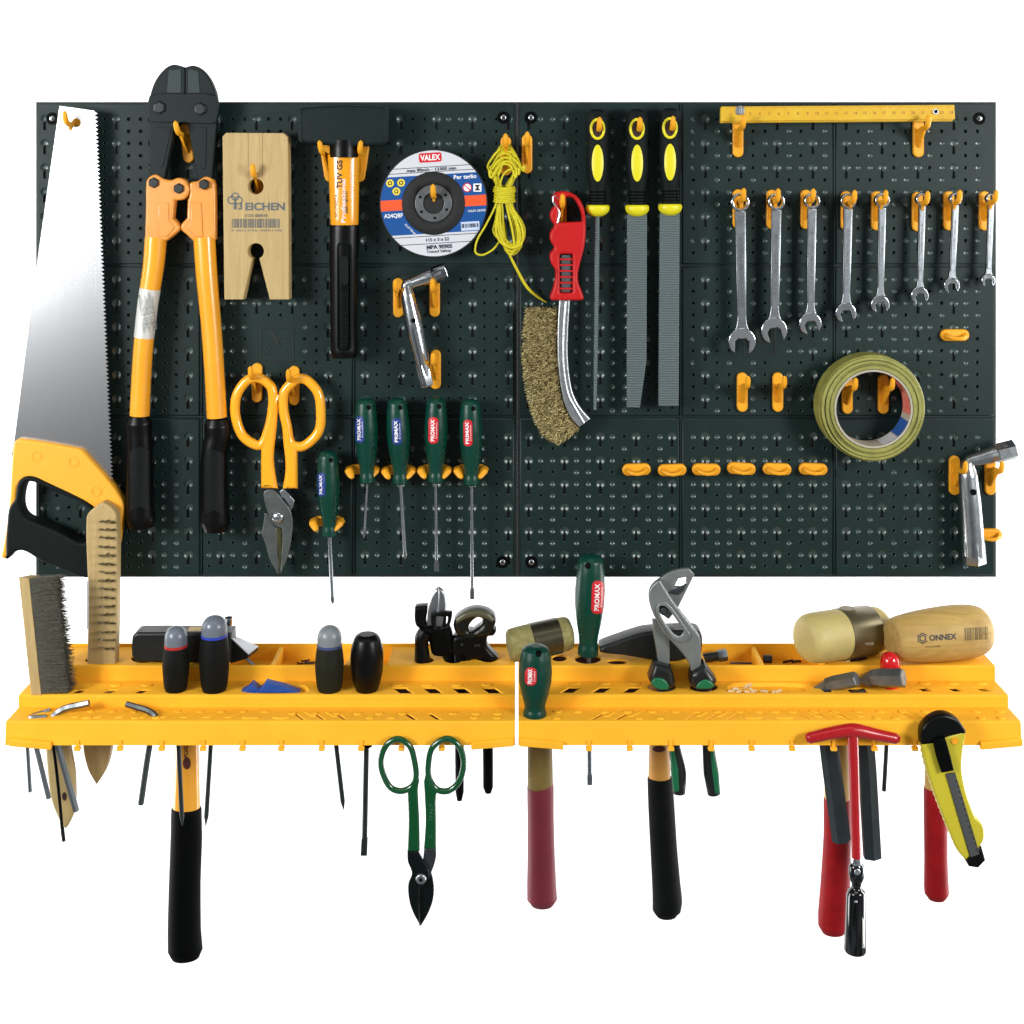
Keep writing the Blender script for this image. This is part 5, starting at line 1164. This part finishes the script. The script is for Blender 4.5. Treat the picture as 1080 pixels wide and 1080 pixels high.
m = M(); ptube(m, [(770, 699), (793, 699.5)], 6, 1, 6); o = obj('nail', m, DKSTEEL, None, P(770, 699, 6)); tag(o, 'long grey nail between the bolt and the tray divider', 'nail')
for k, x in enumerate((826, 831, 835, 839)):
    m = M(); A = P(x, 698.5-(k % 2), 8); tube(m, [A, A+Vector((.006, .002, r.uniform(-.001, .0015)))], 1.3, 6); o = obj('screw', m, NAIL, None, A); tag(o, 'tiny dark screw in the small pile beside the mallet', 'screw', 'tiny dark screws beside the mallet')
# wall plugs in the right dish
PLG = mat('plug_beige', (212, 186, 142), .6)
for k, (x, y, a) in enumerate([(771, 729, 5), (776, 726.5, -10), (779, 729.5, 20), (786, 725, 60), (790, 722.5, 20), (792, 727, -50), (795, 729.5, 30), (788, 729.5, -20), (806, 729, 5), (817, 729.5, -8), (821, 729, 15)]):
    m = M(); A = P(x, y, 73); dv = Vector((cos(radians(a))*.0032, r.uniform(-.002, .002), sin(radians(a))*.002)); tube(m, [A-dv, A-dv*.5, A+dv], [1.0, 1.4, 1.1], 7)
    o = obj('wall_plug', m, PLG, None, A)
    if k < 8: tag(o, 'small beige wall plug in the heap at the left of the dish', 'wall plug', 'beige wall plugs heaped in the dish')
    else: tag(o, ['loose beige wall plug nearest to the heap in the dish', 'loose beige wall plug between two others, right of the heap', 'loose beige wall plug farthest right of the heap'][k-8], 'wall plug', 'loose beige wall plugs')

# ---- side cutters with steel jaws up
def zc(p): return [(420+q[0]/9., 610+q[1]/9.)+tuple(q[2:]) for q in p]
t = thing('side_cutters', 'black-handled cutters with two pointed bright steel jaws sticking up', 'cutters', P(456, 700, 26))
m = M(); plate(m, sm(zc([(278, 345), (300, 220), (340, 130), (381, 92, 1), (380, 200), (376, 330), (365, 480), (270, 490, 1)]), 5), 20, 28, 1.4); obj('jaw', m, STEEL, t)
m = M(); plate(m, sm(zc([(384, 94, 1), (430, 130), (450, 220), (447, 330), (430, 440), (400, 485), (360, 480), (345, 400), (370, 300), (382, 200)]), 5), 24, 31, 1.4); obj('jaw', m, STEEL, t)
m = M(); plate(m, sm(zc([(155, 290), (170, 275), (277, 268, 1), (272, 345, 1), (265, 440), (325, 490, 1), (300, 520), (215, 490), (162, 440)]), 4), 16, 30, 2.5); obj('jaw_guard', m, BLACKG, t)
m = M(); plate(m, [sm(zc([(308, 345, 1), (430, 322), (508, 325, 1), (512, 350), (495, 430), (465, 500, 1), (330, 500, 1), (310, 420)]), 4), sm(zc([(345, 372), (432, 372), (438, 440), (430, 470), (365, 480), (348, 440)]), 3), sm(zc([(450, 370), (470, 368), (464, 430), (446, 466)]), 3)], 28, 36, 1.5); obj('guard_ring', m, BLACKG, t)
m = M(); plate(m, sm(zc([(225, 480), (470, 475), (512, 560), (512, 640), (530, 700), (528, 742), (330, 742), (290, 620), (240, 560)]), 4), 16, 34, 5); obj('joint', m, BLACK, t)
m = M(); ptube(m, zc([(260, 500), (228, 560), (222, 640), (228, 760), (222, 850)]), 33, [7.2, 7.6, 7, 8, 7.4], 18); obj('handle_sleeve', m, BLACKG, t)
m = M(); ptube(m, zc([(450, 640), (470, 720), (480, 800)]), 24, 6, 14); obj('handle_sleeve', m, BLACKG, t)
# ---- pincers
t = thing('pincers', 'black pincers with rounded closed jaws showing a white gap, beside the small mallet', 'pincers', P(498, 843, 26))
m = M(); plate(m, [sm(zc([(560, 545), (523, 470), (535, 400), (600, 345), (680, 312), (760, 305), (850, 325), (912, 372), (926, 430), (895, 500), (860, 560), (700, 575)]), 4), sm(zc([(662, 490), (690, 430), (755, 382), (798, 400), (790, 450), (740, 490), (690, 522)]), 4)], 14, 36, 5); obj('jaws', m, mat('pincer_black', (30, 32, 26), .3, .5), t)
m = M(); ptube(m, zc([(560, 400), (640, 350), (740, 330), (840, 350), (895, 400)]), 33, [3.2, 4, 4, 4, 3], 12); obj('jaw_crown', m, mat('pincer_crown', (84, 84, 62), .4, .3), t)
m = M(); plate(m, sm(zc([(520, 570), (600, 540), (840, 500), (928, 503), (905, 552), (848, 565), (842, 640), (880, 700), (945, 775), (700, 780), (680, 815), (538, 820), (525, 740), (505, 700)]), 4), 14, 33, 4); obj('joint', m, BLACKG, t)
for x, y in ((605, 632), (735, 640), (765, 638)):
    m = M(); c = P(420+x/9., 610+y/9., 33); lathe(m, c, c+Vector((0, -.0015, 0)), [(0, 1.6), (1, .6)], 10); obj('rivet', m, DKSTEEL, t)
m = M(); ptube(m, [(488, 690), (485, 740), (484.5, 786), (484.8, 835), (484.6, 844)], [28, 28, 28, 27, 27], [6.5, 5, 4.6, 4.4, 2.5], 14); obj('handle', m, BLACK, t)
m = M(); ptube(m, [(508, 690), (513, 740), (514.5, 786), (514.8, 830), (515, 836)], 26, [6.5, 5.4, 5.4, 5.2, 3], 14); obj('handle', m, BLACK, t)

# ---- small mallet
RUB = mat('mallet_rubber', (150, 144, 88), .7, bump=.4, bscale=700, var=.3, vscale=150, col2=(110, 102, 56))
def handle2(t, top, wood_end, red_end, d, r0, r1, redm, woodm=WOODH, x=(0, 0, 0)):
    m = M(); ptube(m, [top, wood_end], d, [r0*.92, r0], 22, flat=.75); obj('wooden_shaft', m, woodm, t)
    L = red_end[1]-wood_end[1]; g = lambda u: (wood_end[0]+(red_end[0]-wood_end[0])*u, wood_end[1]+L*u)
    m = M(); ptube(m, [g(-.004), g(0), g(.25), g(.6), g(.88), g(.97), g(1)], d, [r0*1.0, r0*1.05, r0*1.04, (r0+r1)/2, r1, r1*.98, r1*.75], 24, flat=.78); return obj('grip', m, redm, t)
t = thing('small_mallet', 'small mallet with olive rubber faces, dark metal band and dusty red grip below', 'mallet', P(571, 954, 26))
A, B = P(536, 681.5, 32), P(603, 667, 16); ax = B-A
m = M(); lathe(m, A, A+ax*.42, [(0, 10), (.03, 14), (.15, 16.5), (1, 17.3, 1)], 30); obj('striking_face', m, RUB, t)
m = M(); lathe(m, A+ax*.62, B, [(0, 17.3, 1), (.7, 17), (.93, 15), (1, 10)], 30); obj('striking_face', m, RUB, t)
m = M(); lathe(m, A+ax*.36, A+ax*.80, [(0, 17.2), (.02, 18), (.98, 18), (1, 17.2)], 30, smooth=False); obj('metal_band', m, mat('band_metal', (92, 88, 70), .3, .85, var=.3, vscale=80), t)
GRN_RED = mat('grip_dusty_red', (118, 34, 48), .5, var=.15, vscale=30)
m = M(); ptube(m, [(569.5, 695), (569.5, 787), (570, 834)], 26, [12, 12.8, 13.4], 22, flat=.75); obj('wooden_shaft', m, mat('wood_olive', (128, 108, 52), .55, var=.2, vscale=60), t)
m = M(); bm_pts = [(569.8, 829), (570, 830), (570.2, 860), (570.8, 900), (571.3, 935), (571.8, 948), (571.8, 954.5)]; ptube(m, bm_pts, 26, [13.4, 13.8, 13.6, 14, 15.2, 15.6, 11], 26, flat=.78); obj('grip', m, GRN_RED, t)

# ---- large green screwdriver and stubby one
screwdriver('large green screwdriver with red label standing on the shelf right of the small mallet', 623.5, 585, 620, 691, 622, 828, 28, (630.5, 630), 1, 'PROMAX', 2.7, 2.3, 1.29, lw=13, ll=35, llx=1, shaft_from=(621, 691), group='green-handled screwdrivers')
screwdriver('stubby green screwdriver with small red label at the gap between the shelves', 565, 681, 564, 755.5, 564, 779, 100, (559.8, 713.5), 1, 'PROMAX', 0, 2.3, 1.36, lw=12.5, ll=19, group='green-handled screwdrivers')

# ---- hammer lying behind the pliers
t = thing('claw_hammer', 'hammer with black wedge-shaped head behind the pump pliers and a long black grip below', 'hammer', P(703, 965, 22))
m = M(); plate(m, sm([(633, 684), (650, 677), (675.5, 668.5), (690, 666.5), (734, 665.5), (740, 669), (741, 680), (740, 690, 1), (715, 698), (690, 697), (660, 692), (634, 689)], 4), 12, 38, 3); obj('head', m, HAMBLK, t)
m = M(); ptube(m, [(693, 696), (695, 760), (695.3, 786), (695.5, 821)], 24, [9.5, 9.7, 10.4, 11.6], 22, flat=.8); ws = obj('wooden_shaft', m, mat('shaft_tan', (204, 148, 66), .5, var=.2, vscale=40), t)
m = M(); vs, fs = patch(circ(695, 790, 7, 3.4, 18), 695, 790, 4); m.add(drape(vs, bvh([ws]), .3, 24), fs); obj('print', m, MATS['print_maroon'], ws)
m = M(); ptube(m, [(696, 819.5), (696, 821), (697.5, 850), (700, 895), (702.5, 930), (703.8, 950), (703, 960), (703, 966)], 24, [12.4, 13, 13.6, 13.9, 14.6, 15.4, 14.6, 10], 26, flat=.78); obj('grip', m, mat('grip_textured_black', (6, 9, 8), .65, spec=.12, bump=.5, bscale=900), t)

# ---- water pump pliers
def zp(p): return [(600+q[0]/4.5, 590+q[1]/4.5)+tuple(q[2:]) for q in p]
t = thing('pump_pliers', 'grey water pump pliers standing jaws up with green and black grips', 'pliers', P(722, 838, 62))
PG = mat('plier_grey', (134, 140, 138), .4, .5, bump=.25, bscale=700, var=.2, vscale=60)
m = M(); plate(m, [sm(zp([(425, 98, 1), (480, 62), (530, 48), (572, 45, 1), (597, 72, 1), (518, 232, 1), (475, 285, 1), (430, 250), (400, 170)]), 4), zp([(500, 132), (520, 92), (560, 84), (556, 120), (540, 134)])], 56, 62, 1.2); obj('fixed_jaw', m, PG, t)
m = M(); plate(m, [zp([(470, 160), (486, 150), (560, 118), (545, 150), (520, 170)])], 60, 63.5, .8); obj('jaw_teeth', m, DKSTEEL, t)
m = M(); plate(m, sm(zp([(398, 290, 1), (440, 300), (462, 345), (478, 400), (478, 520, 1), (430, 530, 1), (415, 430), (400, 340)]), 4), 54, 63, 2); obj('rear_leg', m, PG, t)
m = M(); plate(m, [sm(zp([(380, 190), (382, 150), (400, 120), (430, 100), (455, 135), (500, 205), (600, 335), (622, 370), (628, 410), (628, 530, 1), (583, 548, 1), (572, 500), (540, 450), (500, 405), (445, 345), (415, 290), (392, 240)]), 5),
                   sm(zp([(432, 222), (462, 226), (520, 300), (548, 345), (530, 372), (500, 360), (460, 310), (430, 255)]), 4)], 63, 70, 1.8); fl = obj('front_leg', m, PG, t)
m = M(); plate(m, [sm(zp([(425, 212), (465, 205), (560, 330), (578, 365), (550, 392), (500, 385), (450, 320), (415, 255)]), 4), sm(zp([(432, 224), (462, 227), (520, 302), (546, 345), (530, 370), (502, 360), (462, 312), (432, 256)]), 4)], 69, 72, .9); obj('slot_rim', m, PG, t)
m = M(); c = P(600+448/4.5, 590+238/4.5, 64); lathe(m, c, c+Vector((0, -.006, 0)), [(0, 4.4), (.8, 4.2), (1, 3)], 18); obj('joint_bolt', m, DKSTEEL, t)
PLB = mat('grip_black', (16, 20, 20), .35); PLG2 = mat('grip_green', (8, 100, 62), .4)
m = M(); plate(m, sm(zp([(380, 575, 1), (410, 500, 1), (488, 520, 1), (500, 560), (505, 600), (490, 618, 1), (440, 622), (400, 605)]), 4), 52, 76, 5)
ptube(m, zp([(448, 590)])+[(704, 740), (711, 787), (716, 815), (716, 836)], [62, 62, 60, 60, 60], [8, 8, 6, 7.5, 6.5], 16); obj('grip', m, PLB, t)
m = M(); plate(m, sm(zp([(392, 585), (410, 565), (450, 570), (475, 600), (470, 618), (435, 620), (400, 604)]), 4), 72, 77.5, 1.5); obj('grip_inlay', m, PLG2, t); m = M(); ptube(m, [(709, 789), (712, 812), (713.5, 833)], 64, [2.5, 4.6, 3.6], 12); obj('grip_inlay', m, PLG2, t)
m = M(); plate(m, sm(zp([(582, 548, 1), (648, 508, 1), (705, 582, 1), (690, 605), (660, 615), (600, 618), (578, 600)]), 4), 52, 78, 5)
ptube(m, zp([(640, 590)])+[(744, 740), (747, 787), (750, 815), (753, 837)], [64, 62, 60, 60, 60], [8, 8, 6, 7.8, 6.5], 16); obj('grip', m, PLB, t)
m = M(); plate(m, sm(zp([(605, 612), (620, 585), (650, 572), (680, 585), (690, 605), (660, 616)]), 4), 74, 79.5, 1.5); obj('grip_inlay', m, PLG2, t); m = M(); ptube(m, [(750, 789), (753.5, 815), (756, 835)], 64, [2.2, 4.4, 3.4], 12); obj('grip_inlay', m, PLG2, t)

# ---- nylon mallet
t = thing('nylon_mallet', 'mallet with cream nylon faces and a steel band, red grip hanging below', 'mallet', P(880, 982, 26))
NY = mat('nylon_cream', (190, 174, 108), .5, bump=.3, bscale=500, var=.15, vscale=60, sss=.1)
A, B = P(847, 674.5, 48), P(930, 662.5, 2); ax = B-A
m = M(); lathe(m, A, A+ax*.48, [(0, 12), (.02, 17), (.09, 21.8), (.22, 24.3), (.6, 25, 1), (1, 25, 1)], 36); obj('striking_face', m, NY, t)
m = M(); lathe(m, A+ax*.70, B, [(0, 23.4, 1), (.6, 23, 1), (.92, 20), (1, 10)], 36); obj('striking_face', m, NY, t)
m = M(); lathe(m, A+ax*.44, A+ax*.84, [(0, 24.6), (.03, 25.5), (.97, 24.9), (1, 24)], 36, smooth=False); mb = obj('steel_band', m, mat('band_steel', (122, 112, 84), .38, .8, var=.25, vscale=60), t)
m = M(); c = P(900, 650, 30); c = A+ax*.55+Vector((0, 0, .0215)); lathe(m, c, c+Vector((0, 0, .0045)), [(0, 9), (.7, 9), (1, 7.6)], 24, smooth=False, flat=1); obj('band_boss', m, MATS['band_steel'], t)
m = M(); text_on(m, 'WUB', 917, 679, 4, bvh([mb]), 3, .01, fit=9, lift=.3); obj('stamping', m, mat('stamp_light', (176, 168, 140), .5), mb)
m = M(); ptube(m, [(884, 694), (883, 780), (883, 843)], 26, [12, 12.5, 13.2], 22, flat=.8); obj('wooden_shaft', m, WOODH, t)
m = M(); ptube(m, [(883, 841), (883, 843), (883, 880), (881, 930), (879, 965), (879, 976), (879, 983)], 26, [13, 14, 14, 15, 15.8, 15.6, 11.5], 26, flat=.8); obj('grip', m, REDH, t)
# ---- wooden mallet
t = thing('wooden_mallet', 'big pale wooden barrel mallet with black lettering at the right end of the shelf', 'mallet', P(988, 947, 26))
A, B = P(940, 674.5, 46), P(1038.5, 663.5, 18); ax = B-A
m = M(); lathe(m, A, B, [(0, 16.5, 1), (.012, 18.5), (.05, 21), (.2, 24), (.42, 26.3), (.65, 27.2), (.85, 26), (.94, 23.6), (.985, 20), (1, 16, 1)], 40, smooth=True); hd_ = obj('head', m, WOODX, t)
tr = bvh([hd_]); m = M(); text_on(m, 'ONNEX', 994.5, 672, 8.3, tr, 3.5, .035, fit=29, lift=.3)
hx = lambda r_, n_=6: [(973.2+r_*cos(2*pi*k/6+.5), 673.2+r_*sin(2*pi*k/6+.5)) for k in range(6)]
for ro, ri in ((6.1, 4.9), (3.9, 2.7)):
    a_, b_ = hx(ro), hx(ri); m.add(drape(a_+b_, tr, .35, 40), [(k, (k+1) % 6, 6+(k+1) % 6, 6+k) for k in range(6) if not (k in (5,) and ro > 5)])
obj('lettering', m, PRINT_BLK, hd_)
m = M(); bars_on(m, 1017.5, 661.5, 1042.5, 675, tr, lift=.3, rot=-3, seed=9); text_on(m, 'HOLZHAMMER', 984, 682, 2.6, tr, 3.5, .0, fit=16, lift=.3); obj('small_print', m, mat('print_brown', (92, 72, 36), .6), hd_)
m = M(); ptube(m, [(987, 690), (987, 780), (987, 833)], 28, [11, 11.2, 11.6], 22, flat=.8); obj('wooden_shaft', m, WOODH, t)
m = M(); ptube(m, [(986.5, 830.5), (986.5, 832), (986.8, 870), (987, 905), (987.5, 935), (988, 942), (988, 948)], 28, [11.6, 12, 12, 11.8, 12.6, 12.4, 8.5], 26, flat=.8); obj('grip', m, REDH, t)

# ---- small red-capped screwdriver
t = thing('red_screwdriver', 'small screwdriver whose glossy red dome shows behind the cold chisels', 'screwdriver', P(939, 724, 60))
m = M(); lathe(m, P(938.8, 726, 60), P(938.8, 687.5, 60), [(0, 8, 1), (.5, 9.9), (.75, 9.6), (.92, 7), (1, 1.5)], 26); obj('handle', m, mat('red_gloss', (200, 22, 26), .18, coat=.5), t)
m = M(); ptube(m, [(938, 724), (935, 785), (932.3, 834)], 60, 2.2, 8); obj('shaft', m, mat('shaft_dark', (44, 52, 50)), t)
# ---- cold chisels lying on the middle step
CS = mat('chisel_steel', (120, 126, 126), .38, .75, bump=.2, bscale=300, var=.3, vscale=60)
for lb, A, B, r_ in (('left of two steel cold chisels lying on the middle step, its point towards the dish', P(858, 725, 56), P(904, 716, 80), 7.6), ('right and thicker of two steel cold chisels, its six-sided end nearest the viewer', P(905, 715, 58), P(953.5, 715, 82), 9.4)):
    t = thing('cold_chisel', lb, 'chisel', B, 'cold chisels on the middle step'); ax = B-A
    m = M(); lathe(m, A+ax*.3, B, [(0, r_*.85), (.3, r_), (.97, r_), (1, r_*.86)], 6, smooth=False, up=(0, 0, 1)); obj('hex_bar', m, CS, t)
    w = ax.cross(Vector((0, 0, 1))).normalized()*.009; q = A+ax*.31; z_ = Vector((0, 0, .001)); m = M()
    solid(m, [A-w-z_*.8, A+w-z_*.8, A+w+z_*.8, A-w+z_*.8, q-w*.7-z_*r_*.75, q+w*.7-z_*r_*.75, q+w*.7+z_*r_*.75, q-w*.7+z_*r_*.75], .3); obj('cutting_end', m, CS, t)
# ---- bars hanging through the slots
for lb, pts, mt, n_ in (('left of two dark steel bars hanging below the shelf, beside the red T-handle stem', [(869, 726), (874, 784), (887.5, 886.5)], None, 6), ('right of two dark steel bars hanging below the shelf, beside the red T-handle stem', [(904, 727), (912.5, 783), (920, 904)], None, 6)):
    m = M(); ptube(m, pts, 64, 9.6, 6, flat=.8, twist=1 if 'left' in lb else 0, seg=4); o = obj('steel_bar', m, mat('bar_steel', (52, 62, 66), .42, .55, bump=.15, bscale=500, var=.3, vscale=40), None, P(*pts[-1], 64)); tag(o, lb, 'steel bar', 'steel bars hanging in the slots')

# ---- T-handle wrench hung on the lip
t = thing('t_handle_wrench', 'red T-handle wrench with black swivel socket hanging in front of the shelf', 'wrench', P(903, 1003, 126))
d = 125; m = M(); ptube(m, [(850, 779.5), (853, 778.5), (875, 773.5), (893, 770.5), (899, 770.3), (906, 770.8), (925, 775), (945, 779), (948.5, 779.8)], d, [3, 5.1, 5.6, 6.2, 6.6, 6.2, 5.4, 5, 3], 20); obj('cross_bar', m, mat('red_gloss_deep', (172, 16, 24), .28, coat=.25, var=.12), t)
m = M(); ptube(m, [(899, 772), (900.5, 810), (902, 860), (903.2, 905)], d, [5.4, 5, 4.7, 4.6], 20); obj('stem', m, MATS['red_gloss_deep'], t)
GB = mat('gloss_black', (14, 16, 18), .15, .4, coat=.5)
m = M(); lathe(m, P(903.2, 903, d), P(903.2, 917, d), [(0, 4.3), (.4, 5.4), (.8, 4.6), (1, 6)], 20); obj('collar', m, CHROME, t)
m = M(); lathe(m, P(903.3, 909, d), P(903.3, 932, d), [(0, 4.6), (.2, 7.2), (.6, 7.4), (.85, 6), (1, 4)], 20, flat=.9); obj('swivel_fork', m, GB, t)
m = M(); c = P(904, 919.5, d+6); lathe(m, c, c+Vector((0, -.0015, 0)), [(0, 3), (.6, 2.8), (1, 1)], 14); obj('swivel_pin', m, CHROME, t)
m = M(); lathe(m, P(903.2, 930, d), P(903.2, 944, d), [(0, 5), (.4, 4.6), (.7, 8), (1, 8.6)], 20); obj('swivel_neck', m, GB, t)
m = M(); lathe(m, P(902.8, 941, d), P(901.8, 1003, d), [(0, 8.2), (.05, 9), (.5, 9.6), (.97, 10.6), (1, 9.8)], 20, smooth=False); so = obj('socket', m, GB, t)
m = M(); tr = bvh([so]); text_on(m, '14', 903, 951, 3.5, tr, 0, .02, lift=.3); obj('print', m, PRINT_WHT, so)
vs, fs = patch([(909.5, 967), (912, 972), (912.5, 1000), (910, 1000)], 911, 985, 2); m = M(); m.add(drape(vs, tr, .3, 130), fs); obj('sticker', m, SIL, so)

# ---- utility knife
def zk(p): return [(820+q[0]/4.154, 750+q[1]/4.154)+tuple(q[2:]) for q in p]
t = thing('utility_knife', 'yellow snap-off utility knife with black end cap hanging at the right of the shelf lip', 'knife', P(1032, 916, 124))
KY_ = mat('knife_yellow', (196, 182, 42), .42, bump=.1, bscale=900, var=.06)
gr = []
for k in range(17): u = k/17.; gr += [(637+ (u**1.3)*165-3, 165+u*470), (637+(u**1.3)*165+5, 165+u*470+13)]
m = M(); plate(m, sm(zk([(634, 148, 1)]+[(a, b, 1) for a, b in gr]+[(826, 655, 1), (882, 602, 1), (906, 562), (900, 500), (868, 470, 1), (828, 360), (808, 235), (828, 88, 1)]), 4), 120, 132, 1.8); kb = obj('body', m, KY_, t)
m = M(); plate(m, sm(zk([(632, 150, 1), (634, 85), (672, 38), (730, 17), (788, 36), (822, 80), (828, 98, 1), (740, 118), (690, 145, 1)]), 5), 119, 133, 2.6); obj('end_cap', m, BLACKG, t)
m = M(); plate(m, [zk([(736, 275), (778, 268), (886, 625), (843, 640)])], 131, 132.6, .3); obj('blade_channel', m, mat('channel_dark', (60, 62, 56), .5), t)
z = []; zr = []
for k in range(14): u = k/14.; z += [(738+104*u, 280+350*u), (745+104*u, 280+350*u+13)]; zr += [(776+104*u, 272+350*u), (769+104*u, 272+350*u+13)]
m = M(); plate(m, [zk(z+[(845, 640), (885, 628)]+list(reversed(zr)))], 132, 133.4, .2); obj('blade', m, mat('knife_blade', (112, 114, 114), .4, .8), t)
m = M(); plate(m, sm(zk([(684, 130, 1), (735, 118, 1), (752, 170), (775, 262, 1), (722, 272, 1), (698, 200)]), 3), 132, 137, 1.4)
obj('slider', m, BLACK, t)
m = M(); plate(m, [zk([(690, 140), (738, 126), (744, 150), (696, 164)])], 136, 139, .9); obj('thumb_ridge', m, BLACK, t)
m = M(); plate(m, [zk([(828, 656), (846, 640), (886, 628), (896, 598), (912, 655), (880, 688), (840, 682)])], 121, 133.5, 1.2); obj('tip_guard', m, BLACKG, t)
m = M(); plate(m, [circ(820+777/4.154, 750+131/4.154, 3.9), circ(820+777/4.154, 750+131/4.154, 2.9)], 131.5, 132.7, .3); obj('lanyard_eyelet', m, HOOK, t)
m = M(); plate(m, circ(820+777/4.154, 750+131/4.154, 2.9), 131, 132.2, 0); obj('lanyard_hole', m, HOOK, t)

# ---- green tin snips hung on the lip
def zg(p): return [(340+q[0]/4.154, 750+q[1]/4.154)+tuple(q[2:]) for q in p]
t = thing('green_snips', 'long snips with green enamel loop handles and black blades hanging from the shelf lip', 'snips', P(443, 977, 122))
GE = mat('green_enamel', (4, 72, 36), .2, coat=.6); d = 122
m = M(); ptube(m, zg([(330, 121), (282, 148), (256, 215), (268, 280), (300, 335), (345, 350), (392, 330), (410, 290), (404, 220), (382, 152)]), d, 2.9, 14, closed=True)
plate(m, sm(zg([(372, 350, 1), (408, 300, 1), (412, 240, 1), (424, 312, 1), (418, 345), (424, 480), (426, 616, 1), (372, 618, 1), (377, 480)]), 5), d-2.5, d+2.5, 1.6); hl = obj('handle', m, GE, t)
m = M(); ptube(m, zg([(545, 120), (598, 152), (619, 225), (600, 305), (555, 348), (505, 345), (470, 300), (464, 240), (482, 160)]), d, 2.9, 14, closed=True)
plate(m, sm(zg([(444, 312, 1), (462, 235, 1), (470, 300, 1), (512, 352, 1), (498, 370), (498, 480), (498, 607, 1), (444, 605, 1), (452, 480)]), 5), d-2.5, d+2.5, 1.6); hr = obj('handle', m, GE, t)
m = M(); text_on(m, 'ITALY', 340+476/4.154, 750+440/4.154, 5, bvh([hr]), 90, .02, fit=18, lift=.2); text_on(m, 'S', 340+474/4.154, 750+550/4.154, 4, bvh([hr]), 90, .02, lift=.2); obj('stamping', m, mat('stamp_pale', (48, 92, 66), .5), hr)
BB = mat('blade_black', (14, 26, 24), .25, .5, var=.2, vscale=50)
m = M(); plate(m, sm(zg([(446, 604, 1), (497, 606, 1), (498, 640), (488, 680), (475, 712, 1), (462, 740), (440, 700)]), 4), d-2, d+.5, .6); obj('bare_tang', m, DKSTEEL, t)
m = M(); plate(m, sm(zg([(455, 690, 1), (475, 708), (488, 770), (484, 830), (462, 890), (430, 944, 1), (425, 880), (425, 760), (440, 700)]), 5), d-4, d-.2, .8); obj('rear_blade', m, BB, t)
m = M(); plate(m, sm(zg([(372, 616, 1), (420, 616, 1), (440, 655), (466, 700), (462, 745), (440, 770, 1), (425, 772, 1), (425, 900), (430, 943, 1), (400, 890), (380, 830), (376, 760), (392, 712), (374, 660)]), 5), d, d+4, 1); obj('front_blade', m, BB, t)
m = M(); c = P(340+432/4.154, 750+735/4.154, d+4); lathe(m, c, c+Vector((0, -.0022, 0)), [(0, 5.2), (.5, 4.8), (.9, 3.8), (1, 2)], 20); pv = obj('pivot_nut', m, STEEL, t)
m = M(); c2 = c+Vector((0, -.0022, 0)); lathe(m, c2+Vector((0, .001, 0)), c2+Vector((0, -.0003, 0)), [(0, 1.7), (1, 1.7)], 6, smooth=False); obj('pivot_slot', m, BLACK, pv)
